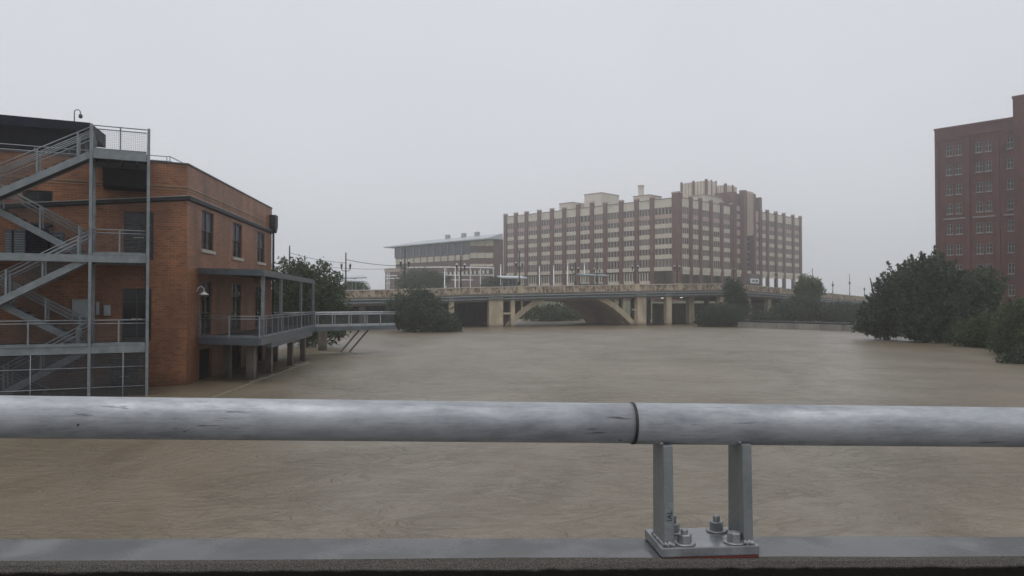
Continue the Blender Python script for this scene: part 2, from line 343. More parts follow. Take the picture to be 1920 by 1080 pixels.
def curb_mat():
    m = bpy.data.materials.new('wet_parapet_concrete'); m.use_nodes = True; nt = m.node_tree; N = nt.nodes; L = nt.links
    b = N['Principled BSDF']
    g = N.new('ShaderNodeNewGeometry')
    n1 = N.new('ShaderNodeTexNoise'); n1.inputs['Scale'].default_value = 3.4; n1.inputs['Detail'].default_value = 5; L.new(g.outputs['Position'], n1.inputs['Vector'])
    n2 = N.new('ShaderNodeTexNoise'); n2.inputs['Scale'].default_value = 240; n2.inputs['Detail'].default_value = 3; L.new(g.outputs['Position'], n2.inputs['Vector'])
    mp = N.new('ShaderNodeMapping'); mp.inputs['Scale'].default_value = (1, 1, .12); L.new(g.outputs['Position'], mp.inputs[0])
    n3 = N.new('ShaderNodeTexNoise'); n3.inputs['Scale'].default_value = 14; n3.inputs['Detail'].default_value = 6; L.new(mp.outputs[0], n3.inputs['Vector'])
    # near-black tone below a ragged upper edge, on the face towards the walk
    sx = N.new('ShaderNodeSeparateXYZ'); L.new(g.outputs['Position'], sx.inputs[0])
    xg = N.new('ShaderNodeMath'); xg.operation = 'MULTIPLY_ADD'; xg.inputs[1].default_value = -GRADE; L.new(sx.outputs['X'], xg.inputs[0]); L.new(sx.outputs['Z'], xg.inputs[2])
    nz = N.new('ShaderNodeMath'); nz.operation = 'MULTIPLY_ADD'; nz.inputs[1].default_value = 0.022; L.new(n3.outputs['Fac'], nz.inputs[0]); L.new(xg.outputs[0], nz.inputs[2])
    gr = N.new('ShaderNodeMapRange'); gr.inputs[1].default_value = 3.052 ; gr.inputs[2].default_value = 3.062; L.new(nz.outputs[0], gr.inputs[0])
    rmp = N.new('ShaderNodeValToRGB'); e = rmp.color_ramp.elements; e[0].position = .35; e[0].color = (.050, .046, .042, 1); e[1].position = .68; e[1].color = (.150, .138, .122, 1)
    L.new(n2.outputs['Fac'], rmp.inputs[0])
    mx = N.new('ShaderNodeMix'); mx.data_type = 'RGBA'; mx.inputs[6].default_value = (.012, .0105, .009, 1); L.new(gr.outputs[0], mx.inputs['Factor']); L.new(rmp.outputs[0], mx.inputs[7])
    # standing water on the flat top: shinier, by the facing of the surface
    sn = N.new('ShaderNodeSeparateXYZ'); L.new(g.outputs['Normal'], sn.inputs[0])
    up = N.new('ShaderNodeMapRange'); up.inputs[1].default_value = .9; up.inputs[2].default_value = .99; L.new(sn.outputs['Z'], up.inputs[0])
    tc = N.new('ShaderNodeValToRGB'); te = tc.color_ramp.elements; te[0].position = .3; te[0].color = (.030, .031, .033, 1); te[1].position = .7; te[1].color = (.085, .084, .083, 1); L.new(n1.outputs['Fac'], tc.inputs[0])
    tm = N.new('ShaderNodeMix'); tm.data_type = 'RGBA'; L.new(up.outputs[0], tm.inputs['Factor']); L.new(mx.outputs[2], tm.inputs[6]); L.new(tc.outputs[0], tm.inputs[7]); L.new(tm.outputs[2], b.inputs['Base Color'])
    pr = N.new('ShaderNodeMapRange'); pr.inputs[1].default_value = .34; pr.inputs[2].default_value = .62; pr.inputs[3].default_value = .04; pr.inputs[4].default_value = .42; L.new(n1.outputs['Fac'], pr.inputs[0])
    rx = N.new('ShaderNodeMix'); rx.inputs[2].default_value = .7; L.new(up.outputs[0], rx.inputs['Factor']); L.new(pr.outputs[0], rx.inputs[3]); L.new(rx.outputs[0], b.inputs['Roughness'])
    bs = N.new('ShaderNodeMath'); bs.operation = 'MULTIPLY_ADD'; bs.inputs[1].default_value = -.89; bs.inputs[2].default_value = .9; L.new(up.outputs[0], bs.inputs[0])
    bp = N.new('ShaderNodeBump'); bp.inputs['Distance'].default_value = .006; L.new(bs.outputs[0], bp.inputs['Strength']); L.new(n2.outputs['Fac'], bp.inputs['Height']); L.new(bp.outputs[0], b.inputs['Normal'])
    sp = N.new('ShaderNodeMath'); sp.operation = 'MULTIPLY_ADD'; sp.inputs[1].default_value = .5; sp.inputs[2].default_value = .12; L.new(up.outputs[0], sp.inputs[0]); L.new(sp.outputs[0], b.inputs['Specular IOR Level'])
    return m
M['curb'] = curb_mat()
PTOP = 3.078
pw = MB()
NS = 56
prof = [(-0.122, 1.95), (-0.122, PTOP - 0.030), (-0.112, PTOP - 0.012), (-0.096, PTOP), (0.135, PTOP), (0.150, PTOP - 0.012), (0.158, PTOP - 0.03), (0.158, 1.4)]
rr = random.Random(4)
for i in range(NS + 1):
    s = -14 + 28 * i / NS
    for j, (o_, z_) in enumerate(prof):
        jz = rr.uniform(-.0025, .0025) if 0 < j < 7 else 0
        pw.v.append(rl(s, o_ + (rr.uniform(-.003, .003) if 0 < j < 7 else 0), z_ + jz))
for i in range(NS):
    for j in range(len(prof) - 1):
        a = i * len(prof) + j; pw.f.append((a, a + len(prof), a + len(prof) + 1, a + 1)); pw.uv.append([(0, 0)] * 4)
pw.f.append(tuple(range(len(prof)))); pw.uv.append([(0, 0)] * len(prof))
pw.f.append(tuple(reversed(range(NS * len(prof), (NS + 1) * len(prof))))); pw.uv.append([(0, 0)] * len(prof))
tag(pw.build('parapet_wall', M['curb']), 'wet concrete bridge parapet turning near black below its rounded edge', 'parapet')

# ---- pipe railing
def rail_steel():
    m = bpy.data.materials.new('scuffed_galvanised_pipe'); m.use_nodes = True; nt = m.node_tree; N = nt.nodes; L = nt.links
    b = N['Principled BSDF']; b.inputs['Metallic'].default_value = .25; b.inputs['Specular IOR Level'].default_value = .4
    g = N.new('ShaderNodeNewGeometry')
    def noise(sc, st, det=6, rough=.6):
        mp = N.new('ShaderNodeMapping'); mp.inputs['Scale'].default_value = st; mp.inputs['Rotation'].default_value = (0, 0, -RAIL_ANG); L.new(g.outputs['Position'], mp.inputs[0])
        n = N.new('ShaderNodeTexNoise'); n.inputs['Scale'].default_value = sc; n.inputs['Detail'].default_value = det; n.inputs['Roughness'].default_value = rough; L.new(mp.outputs[0], n.inputs['Vector']); return n
    a = noise(9, (.4, 1, 1.3), 9, .72); sc = noise(70, (.035, 1, 1.3), 4, .6); s = noise(34, (.07, 1.4, 2.2), 6, .75); k = noise(42, (.35, 1, 1), 3, .5); d = noise(3.0, (.6, 1, 1), 3)
    r1 = N.new('ShaderNodeValToRGB'); e = r1.color_ramp.elements; e[0].position = .3; e[0].color = (.21, .223, .243, 1); e[1].position = .7; e[1].color = (.46, .475, .50, 1)
    L.new(a.outputs['Fac'], r1.inputs[0])
    r2 = N.new('ShaderNodeMapRange'); r2.inputs[1].default_value = .30; r2.inputs[2].default_value = .46; r2.inputs[3].default_value = .72; r2.inputs[4].default_value = 1; L.new(s.outputs['Fac'], r2.inputs[0])
    m1 = N.new('ShaderNodeMix'); m1.data_type = 'RGBA'; m1.blend_type = 'MULTIPLY'; m1.inputs['Factor'].default_value = 1; L.new(r1.outputs[0], m1.inputs[6]); L.new(r2.outputs[0], m1.inputs[7])
    # black paint scuffs, in a few places only
    th = N.new('ShaderNodeMath'); th.operation = 'MULTIPLY'; L.new(k.outputs['Fac'], th.inputs[0]); L.new(d.outputs['Fac'], th.inputs[1])
    r3 = N.new('ShaderNodeMapRange'); r3.inputs[1].default_value = .445; r3.inputs[2].default_value = .46; L.new(th.outputs[0], r3.inputs[0])
    m2 = N.new('ShaderNodeMix'); m2.data_type = 'RGBA'; m2.inputs[7].default_value = (.02, .02, .022, 1); L.new(r3.outputs[0], m2.inputs['Factor']); L.new(m1.outputs[2], m2.inputs[6])
    sm2 = N.new('ShaderNodeMapRange'); sm2.inputs[1].default_value = .63; sm2.inputs[2].default_value = .67; L.new(sc.outputs['Fac'], sm2.inputs[0])
    sd = N.new('ShaderNodeMapRange'); sd.inputs[1].default_value = .48; sd.inputs[2].default_value = .60; sd.inputs[4].default_value = .75; L.new(d.outputs['Fac'], sd.inputs[0])
    sx_ = N.new('ShaderNodeMath'); sx_.operation = 'MULTIPLY'; L.new(sm2.outputs[0], sx_.inputs[0]); L.new(sd.outputs[0], sx_.inputs[1])
    m3 = N.new('ShaderNodeMix'); m3.data_type = 'RGBA'; m3.inputs[7].default_value = (.05, .052, .058, 1); L.new(sx_.outputs[0], m3.inputs['Factor']); L.new(m2.outputs[2], m3.inputs[6])
    L.new(m3.outputs[2], b.inputs['Base Color'])
    q = N.new('ShaderNodeMapRange'); q.inputs[1].default_value = .3; q.inputs[2].default_value = .7; q.inputs[3].default_value = .62; q.inputs[4].default_value = .40; L.new(a.outputs['Fac'], q.inputs[0]); L.new(q.outputs[0], b.inputs['Roughness'])
    bp = N.new('ShaderNodeBump'); bp.inputs['Strength'].default_value = .25; bp.inputs['Distance'].default_value = .004; L.new(s.outputs['Fac'], bp.inputs['Height']); L.new(bp.outputs[0], b.inputs['Normal'])
    return m
M['rail'] = rail_steel()
M['bolt'] = mat('bolt_zinc', (.27, .28, .29), .38, .5, var=.25, scale=30)
M['post'] = mat('post_zinc', (.19, .205, .21), .42, .2, var=.22, scale=9, col2=None, bump=.15, bscale=60, stretch=(1, 1, .3), rvar=.1)
M['plate'] = mat('wet_base_plate', (.20, .21, .22), .16, .3, var=.25, scale=14, rvar=.08, bump=.05, bscale=40)
M['gap'] = mat('dark_joint', (.02, .02, .02), .6)
M['ink'] = mat('black_stencil_ink', (.03, .035, .05), .6)
M['redlead'] = mat('red_primer', (.16, .03, .025), .6)
rail = thing('pipe_railing', 'scuffed grey metal pipe railing bolted along the bridge parapet', 'railing', (R0.x, R0.y, PTOP), RAIL_ANG)
RAIL_R = 0.0775
def rp(s): return (s, 0, railz(s) - PTOP)
SJ = 0.462
MB().tube([rp(s) for s in (-12, -6, -3, 0, SJ - .006)], RAIL_R - .003, 40).build('pipe', M['rail'], rail, True)
MB().tube([rp(SJ - .02), rp(SJ + .012)], RAIL_R - .010, 32).build('joint_sleeve', M['gap'], rail, True)
MB().tube([rp(SJ - .009), rp(SJ - .001)], RAIL_R + .0012, 40, True).build('joint_ring', M['gap'], rail, True)
MB().tube([rp(s) for s in (SJ, 2, 4, 12)], RAIL_R, 40).build('pipe', M['rail'], rail, True)
# posts of one support
def support(parent, sx):
    dz = GRADE * sx
    def T(p): return (sx + p[0], p[1], p[2] + dz)
    pt = 0.034
    pl = MB().box(sx - .185, sx + .185, -.105, .13, .006 + dz, .006 + pt + dz).build('base_plate', M['plate'], parent, bevel=.004)
    MB().box(sx - .178, sx + .183, -.100, .125, -.004 + dz, .006 + dz).build('bearing_pad', M['redlead'], pl)
    zt = railz(sx) - PTOP - dz - RAIL_R + .012
    for px_ in (-.150, .150):
        q = MB(); w = .018
        q.hexa([T((px_ - w, -.088, .04)), T((px_ + w, -.088, .04)), T((px_ + w, .070, .04)), T((px_ - w, .070, .04)),
                T((px_ - w, -.076, zt)), T((px_ + w, -.076, zt)), T((px_ + w, .066, zt)), T((px_ - w, .066, zt))])
        po = q.build('post', M['post'], parent, bevel=.003)
        wl_ = MB(); rnd = random.Random(int(px_ * 100))
        for i in range(9):
            y = -.086 + .152 * i / 8
            for sgn in (-1, 1): wl_.lathe([(.001, -.006), (.007, -.002), (.005, .005), (.001, .008)], 6, T((px_ + sgn * (w + .001), y, .042 + rnd.uniform(-.002, .002))))
        for i in range(5): wl_.lathe([(.001, -.008), (.010, -.003), (.007, .006), (.001, .011)], 6, T((px_ - .014 + .007 * i, -.090, .045 + rnd.uniform(-.003, .004))))
        for i in range(6): wl_.lathe([(.001, -.009), (.011, -.003), (.008, .005), (.001, .009)], 6, T((px_ + (w if i % 2 else -w), -.05 + .022 * i, zt + .004)))
        wl_.build('weld_bead', M['bolt'], po, True, kind='stuff')
    for bx_, by_, hh, ln in ((-.086, .078, .032, .030), (-.085, -.060, .032, .016), (.088, .078, .034, .024), (.104, -.062, .034, .004)):
        st = MB().lathe([(.0135, 0), (.0135, .034 + ln), (.011, .038 + ln)], 14, T((bx_, by_, .04))).build('bolt', M['bolt'], parent)
        MB().lathe([(.039, 0), (.041, .002), (.040, .006), (.034, .007)], 22, T((bx_, by_, .0402))).build('washer', M['bolt'], st, True)
        MB().lathe([(.026, 0), (.0275, .003), (.0275, hh - .004), (.023, hh)], 6, T((bx_, by_, .046))).build('nut', M['bolt'], st)
S0 = 0.722
for sx in (S0, S0 - 3.05, S0 + 3.05): support(rail, sx)
# stencilled steel-mill mark down the front edge of the post
cu = bpy.data.curves.new('marking', 'FONT'); cu.body = 'IAL'; cu.size = .027; cu.extrude = .0004
to = bpy.data.objects.new('marking_text', cu); COL.objects.link(to)
bpy.context.view_layer.update()
me = bpy.data.meshes.new_from_object(to.evaluated_get(bpy.context.evaluated_depsgraph_get())); bpy.data.objects.remove(to)
me.materials.clear(); me.materials.append(M['ink'])
mk = bpy.data.objects.new('stencil_marking', me); COL.objects.link(mk); mk.parent = rail
_t = math.atan(.012 / .33)
mk.matrix_local = Matrix.Translation((S0 - .150 + .011, -.0868, .115)) @ Matrix(((0, -1, 0, 0), (math.sin(_t), 0, -math.cos(_t), 0), (math.cos(_t), 0, math.sin(_t), 0), (0, 0, 0, 1)))

# ================================================================== BRICK WAREHOUSE (left)
CX, CY = -15.55, 35.7
C0 = Vector((CX, CY, 0))
E = Vector((.897, .4415, 0)).normalized(); NO = Vector((E.y, -E.x, 0))      # along the street face / out of it
WD = Vector((-.085, 1, 0)).normalized(); WN = Vector((WD.y, -WD.x, 0))      # along the river face / out of it
FA = math.atan2(E.y, E.x); WA = math.atan2(WD.y, WD.x)
TOPZ = 10.55
def s_face(px, o=0.0):                                                     # metres along the street face (0 = corner, left negative)
    k = K(px); A = C0 + NO * o; return (k * A.y - A.x) / (E.x - k * E.y)
def u_wall(px, o=0.0):                                                     # metres along the river face
    k = K(px); A = C0 + WN * o; return (k * A.y - A.x) / (WD.x - k * WD.y)
def zf(px, py, o=0.0):
    s = s_face(px, o); A = C0 + NO * o + E * s; return at(px, py, A.y).z
def zw(px, py, o=0.0):
    u = u_wall(px, o); A = C0 + WN * o + WD * u; return at(px, py, A.y).z
WLEN = u_wall(509)
def wall_open(mb, A, d, n, L, z0, z1, ops, rev=0.16, us=0.0):
    """outer face of a wall from A along d, length L, with rectangular openings; brick uv in metres"""
    ss = sorted({0, L} | {v for o in ops for v in (o[0], o[1])}); zz = sorted({z0, z1} | {v for o in ops for v in (o[2], o[3])})
    P = lambda s, o, z: (A.x + d.x * s + n.x * o, A.y + d.y * s + n.y * o, z)
    for i in range(len(ss) - 1):
        for j in range(len(zz) - 1):
            a, b, c, e = ss[i], ss[i + 1], zz[j], zz[j + 1]; ms, mz = (a + b) / 2, (c + e) / 2
            if any(o[0] < ms < o[1] and o[2] < mz < o[3] for o in ops): continue
            mb.quad([P(a, 0, c), P(b, 0, c), P(b, 0, e), P(a, 0, e)], [(us + a, c), (us + b, c), (us + b, e), (us + a, e)])
    for (a, b, c, e) in ops:
        mb.quad([P(a, 0, c), P(a, -rev, c), P(a, -rev, e), P(a, 0, e)][::-1], [(0, c), (rev, c), (rev, e), (0, e)][::-1])
        mb.quad([P(b, 0, c), P(b, -rev, c), P(b, -rev, e), P(b, 0, e)], [(0, c), (rev, c), (rev, e), (0, e)])
        mb.quad([P(a, 0, e), P(b, 0, e), P(b, -rev, e), P(a, -rev, e)], [(a, 0), (b, 0), (b, rev), (a, rev)])
        mb.quad([P(a, 0, c), P(b, 0, c), P(b, -rev, c), P(a, -rev, c)][::-1], [(a, 0), (b, 0), (b, rev), (a, rev)])
    return mb
wh = thing('brick_warehouse', 'orange brick warehouse with flat roof standing in the flood water', 'building', (CX, CY, 0))
LF = 14.0
# openings, street face (s measured from the left end: s + LF)
def fop(px0, px1, y0, y1): pm = (px0 + px1) / 2; return (s_face(px0) + LF, s_face(px1) + LF, zf(pm, y1), zf(pm, y0))
f_win = [fop(40, 97, 357, 378)]
f_door = [fop(231, 287, 397, 478), fop(229, 284, 541, 640), fop(-60, -10, 430, 520)]
f_door[0] = (f_door[0][0], f_door[0][1], 5.95, f_door[0][3]); f_door[1] = (f_door[1][0], f_door[1][1], 2.16, f_door[1][3])
f_low = [fop(206, 262, 676, 760), (6.2, 8.0, -.6, 1.7)]
f_low[0] = (f_low[0][0], f_low[0][1], -.5, 1.45)
def wop(px0, px1, y0, y1): pm = (px0 + px1) / 2; return (u_wall(px0), u_wall(px1), zw(pm, y1), zw(pm, y0))
w_win = [wop(377, 399.5, 397, 469), wop(435.5, 453, 419, 483), wop(481.5, 495.5, 435, 492)]
w_door = [wop(376, 397, 528, 640), wop(434, 452, 533, 637), wop(479, 492, 537, 633)]
w_door = [(a, b, 2.22, e) for a, b, c, e in w_door]
w_low = [(a - .1, b + .1, -1.2, 1.55) for a, b, c, e in w_door]
wb = MB()
A = C0 - E * LF - C0 * 1.0
wall_open(wb, A, E, NO, LF, -2.4, TOPZ, f_win + f_door + f_low)
wall_open(wb, Vector((0, 0, 0)), WD, WN, WLEN, -2.4, TOPZ, w_win + w_door + w_low, us=LF)
Bk = WD * WLEN; A2 = A - NO * 14
def plainw(p, q):
    L_ = (q - p).length; wb.quad([(p.x, p.y, -2.4), (q.x, q.y, -2.4), (q.x, q.y, TOPZ), (p.x, p.y, TOPZ)], [(0, -2.4), (L_, -2.4), (L_, TOPZ), (0, TOPZ)])
B2 = Bk - E * LF
plainw(Bk, B2); plainw(B2, A2); plainw(A2, A)
wb.build('wall', M['brick'], wh)
MB().prism([A * .99, Vector((-.3, .3, 0)), Bk * .99, B2 * .99, A2 * .99], 9.6, 9.8).build('roof', M['coping'], wh)
# inner face of the parapet and coping, projecting brick courses, cornice
def strip(name, m, z0, z1, out, inn=0.0, s0=-LF, u1=None, parent=wh):
    u1 = WLEN if u1 is None else u1
    c = (E * 1 + WD * -1)
    mb = MB(); P = lambda q, z: (q.x, q.y, z)
    # corner mitre
    k = (NO + WN); k = k / (k.dot(NO))
    a0, a1, b0, b1, d0, d1 = E * s0 - NO * inn, E * s0 + NO * out, -k * inn, k * out, WD * u1 - WN * inn, WD * u1 + WN * out
    for p0, p1, q0, q1 in ((a0, a1, b0, b1), (b0, b1, d0, d1)):
        mb.hexa([P(p1, z0), P(q1, z0), P(q0, z0), P(p0, z0), P(p1, z1), P(q1, z1), P(q0, z1), P(p0, z1)])
    return mb.build(name, m, parent)
strip('parapet_backing', M['brick'], 9.4, TOPZ - .003, -.004, .30)
strip('coping', M['coping'], TOPZ, TOPZ + .07, .05, .34)
strip('string_course', M['brick'], 9.42, 9.50, .035)
strip('string_course', M['brick'], 9.30, 9.36, .022)
# sloping dark cornice gutter
def gutter():
    o = MB(); t = MB()
    zc = zw(357, 373)
    z1 = zw(506, 434)
    for q, (zo, h, ou) in ((o, (0, .15, .15)), (t, (.15, .035, .18))):
        p0, p1 = Vector((0, 0, zc)), WD * (WLEN - .1); p1.z = z1
        def seg(a, b, n, za, zb):
            q.hexa([(a.x + n.x * ou, a.y + n.y * ou, za + zo), (b.x + n.x * ou, b.y + n.y * ou, zb + zo), (b.x, b.y, zb + zo - .06 * (zo == 0)), (a.x, a.y, za + zo - .06 * (zo == 0)),
                    (a.x + n.x * ou, a.y + n.y * ou, za + zo + h), (b.x + n.x * ou, b.y + n.y * ou, zb + zo + h), (b.x, b.y, zb + zo + h), (a.x, a.y, za + zo + h)])
        zl = zf(0, 386); sl = s_face(0)
        sl2 = -LF; zl2 = zc + (zl - zc) * sl2 / sl
        seg(E * sl2, Vector((.0, 0, 0)) + E * .1, NO, zl2 - .09, zc - .09); seg(Vector((0, 0, 0)) - WD * .1, WD * (WLEN - .1), WN, zc - .09, z1 - .09)
    c = o.build('cornice_gutter', M['band'], wh); t.build('flashing', M['bandtop'], c)
gutter()
# windows and doors
def opening(kind, a, b, z0, z1, d, n, base, depth=.12, sash=True, panes=(2, 2), sill=True):
    P = lambda s, o, z: (base.x + d.x * s + n.x * o, base.y + d.y * s + n.y * o, z)
    def bx(mb, s0, s1, o0, o1, za, zb): return mb.hexa([P(s0, o1, za), P(s1, o1, za), P(s1, o0, za), P(s0, o0, za), P(s0, o1, zb), P(s1, o1, zb), P(s1, o0, zb), P(s0, o0, zb)])
    nx, nz = panes
    fr = MB(); t = .06
    bx(fr, a, a + t, -depth - .05, -depth + .05, z0, z1); bx(fr, b - t, b, -depth - .05, -depth + .05, z0, z1)
    bx(fr, a + t, b - t, -depth - .05, -depth + .05, z1 - t, z1); bx(fr, a + t, b - t, -depth - .05, -depth + .05, z0, z0 + t * (2.5 if kind == 'door' else 1))
    for i in range(1, nx): m_ = a + (b - a) * i / nx; bx(fr, m_ - .035, m_ + .035, -depth - .04, -depth + .04, z0 + t, z1 - t)
    hs_ = [z0 + (z1 - z0) * i / nz for i in range(1, nz)] if kind != 'door' else [z0 + (z1 - z0) * .42, z0 + (z1 - z0) * .74]
    for m_ in hs_:
        for i in range(nx):
            l = a + (b - a) * i / nx; r_ = a + (b - a) * (i + 1) / nx
            bx(fr, l + .05, r_ - .05, -depth - .03, -depth + .03, m_ - .03, m_ + .03)
    f = fr.build(kind, M['frame'], wh)
    zs = [z0] + hs_ + [z1]
    for i in range(nx):
        for j in range(len(zs) - 1):
            bx(MB(), a + (b - a) * i / nx + .03, a + (b - a) * (i + 1) / nx - .03, -depth - .02, -depth - .01, zs[j] + .03, zs[j + 1] - .03).build('pane', M['glass_b'] if (j == len(zs) - 2 and d is WD) else M['glass'], f)
    if sill: bx(MB(), a - .09, b + .09, -.05, .10, z0 - .17, z0 - .003).build('sill', M['sill'], f)
    if kind == 'door':
        for i in (0, 1): 
            m_ = (a + b) / 2 + (-.12 if i == 0 else .12); bx(MB(), m_ - .10, m_ + .10, -depth + .05, -depth + .09, z0 + 1.0, z0 + 1.05).build('handle', M['sill'], f)
Z3 = Vector((0, 0, 0))
for a, b, c, e in w_win: opening('window', a, b, c, e, WD, WN, Z3)
for a, b, c, e in w_door: opening('door', a, b, c, e, WD, WN, Z3, sill=False)
for a, b, c, e in f_win: opening('window', a, b, c, e, E, NO, A, sill=False, panes=(2, 1))
for a, b, c, e in f_door: opening('door', a, b, c, e, E, NO, A, sill=False)
for a, b, c, e in f_low: opening('door', a, b, c, e, E, NO, A, sill=False, panes=(1, 2))
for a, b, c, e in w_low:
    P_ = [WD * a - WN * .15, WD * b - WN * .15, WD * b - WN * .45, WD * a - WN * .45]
    MB().hexa([(p.x, p.y, c) for p in P_] + [(p.x, p.y, e) for p in P_]).build('doorway', M['black'], wh)  # black slab fills the opening; the dark interior is put into its colour
# rain leader at the far river corner
q = MB(); p = WD * (WLEN - .25) + WN * .17
q.tube([(p.x, p.y, zw(506, 432)), (p.x, p.y, -1)], .075, 10)
ld = q.build('downspout', M['band'], wh)
q = MB(); zt = zw(507, 404)
pts = [(WLEN - .75, zt), (WLEN + .02, zt), (WLEN + .02, zt - .8), (WLEN - .35, zt - 1.25), (WLEN - .6, zt - 1.25), (WLEN - .75, zt - .8)]
f0 = [(WD.x * s, WD.y * s, z) for s, z in pts]; f1 = [(WD.x * s + WN.x * .42, WD.y * s + WN.y * .42, z) for s, z in pts]
q.v = f0 + f1; n_ = len(pts); q.f = [tuple(range(n_)), tuple(reversed(range(n_, 2 * n_)))] + [(i, i + n_, (i + 1) % n_ + n_, (i + 1) % n_) for i in range(n_)]; q.uv = [[(0, 0)] * len(f) for f in q.f]
q.build('leader_head', M['band'], wh)
# roof guard rail behind the parapet
gr = MB()
z0 = TOPZ - .5
pth = [E * -9 - NO * .6, E * -.9 - NO * .6, WD * .2 - WN * .9 + Vector((0, 0, 0)), WD * (WLEN - 2) - WN * .7]
for zz in (TOPZ + .42, TOPZ + .2): gr.tube([(p.x, p.y, zz) for p in pth], .022, 6)
for a, b, n in ((pth[0], pth[1], 6), (pth[2], pth[3], 10)):
    for i in range(n + 1): p = a.lerp(b, i / n); gr.tube([(p.x, p.y, z0), (p.x, p.y, TOPZ + .42)], .018, 5)
gr.build('roof_guard_rail', M['steel'], wh, kind='stuff')
def gooseneck(name, root, base, out, s=1.0, shade=M['lampwhite']):
    q = MB(); b = Vector(base); o = Vector(out)
    pts = [b + o * (.02 * s), b + o * (.12 * s) + Vector((0, 0, .22 * s)), b + o * (.27 * s) + Vector((0, 0, .30 * s)), b + o * (.40 * s) + Vector((0, 0, .20 * s)), b + o * (.42 * s)]
    q.tube(pts, .022 * s, 7); l = q.build('arm', M['lampwhite'], root, True)
    e = pts[-1]; MB().lathe([(.03 * s, .02 * s), (.08 * s, -.03 * s), (.22 * s, -.12 * s), (.24 * s, -.17 * s), (.2 * s, -.165 * s)], 16, e).build('shade', shade, root, True)
# wall lamps (each a thing screwed to the wall)
for px, py, lab in ((368, 547, 'white gooseneck lamp on brick corner under the deck canopy edge'), (436.5, 555, 'gooseneck lamp between the two deck doors by the middle door'), (483, 556, 'gooseneck lamp next to the farthest deck door')):
    u = max(u_wall(px), .55); b = C0 + WD * u; z = zw(px, py)
    t = thing('wall_lamp', lab, 'lamp', (b.x, b.y, z), 0, 'gooseneck lamps on the river wall')
    gooseneck('wall_lamp', t, (0, 0, 0), WN, .9, M['lampwhite'] if px < 400 else M['steel_dk'])
# meter boxes
for px0, px1, y0, y1, lab in ((136, 167, 561, 596, 'large grey electrical cabinet on brick wall behind the stairs'), (195, 208, 572, 592, 'small pale meter box on brick wall behind the stairs'), (181, 187, 566, 590, 'narrow grey conduit box beside the meter')):
    sA, sB = s_face(px0), s_face(px1); a = C0 + E * sA; zb, zt = zf((px0 + px1) / 2, y1), zf((px0 + px1) / 2, y0)
    t = thing('meter_box', lab, 'box', (a.x, a.y, zb), FA)
    MB().box(0, sB - sA, -.22, -.01, 0, zt - zb).build('cabinet', M['box'], t, bevel=.015)
    MB().box(.04, sB - sA - .04, -.235, -.222, .05, zt - zb - .05).build('cabinet_door', M['box'], t)
# rooftop pavilion: dark metal canopy above the parapet
pv = thing('rooftop_pavilion', 'dark navy metal rooftop canopy above the brick parapet', 'canopy', tuple(C0 + E * -6 - NO * 2.2 + Vector((0, 0, 9.8))), FA)
o_ = -2.2; sr = s_face(166, o_) + 6
def zl(px, py): return zf(px, py, o_) - 9.8
zt = zl(100, 224); zb = zl(100, 241)
pr_ = MB()
x0 = -7.6
pr_.hexa([(x0, 0, zb), (sr, 0, zb), (sr + .5, 4, zb), (x0, 4, zb), (x0, 0, zt), (sr, 0, zt), (sr + .5, 4, zt + .25), (x0, 4, zt + .25)])
pr_.build('roof', M['navy'], pv)
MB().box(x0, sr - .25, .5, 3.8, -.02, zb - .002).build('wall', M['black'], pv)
MB().beam((sr - .1, .25, zb), (sr + .42, .25, -.02), .2, .3).build('end_brace', M['navy'], pv)
MB().box(x0, sr + .02, -.03, 4.2, zt + .25, zt + .29).build('edge_trim', M['navy'], pv) if False else None
gl = thing('security_light', 'slim gooseneck light pole hooked above the dark rooftop canopy', 'lamp', tuple(C0 + E * (s_face(136, -2.4)) - NO * 2.4 + Vector((0, 0, 9.8 + zt))), FA)
hh = zf(136, 205, -2.4) - 9.8 - zt
arc = [(0, 0, 0), (0, 0, hh - .13)] + [(.13 - .13 * math.cos(t), 0, hh - .13 + .13 * math.sin(t)) for t in (.5, 1.0, 1.57, 2.1, 2.6, 3.14)] + [(.26, 0, hh - .22)]
MB().tube(arc, .025, 7).build('pole', M['steel'], gl, True)
MB().lathe([(.03, 0), (.08, -.03), (.09, -.16), (.05, -.2)], 10, (.26, 0, hh - .2)).build('lamp_head', M['iron'], gl, True)

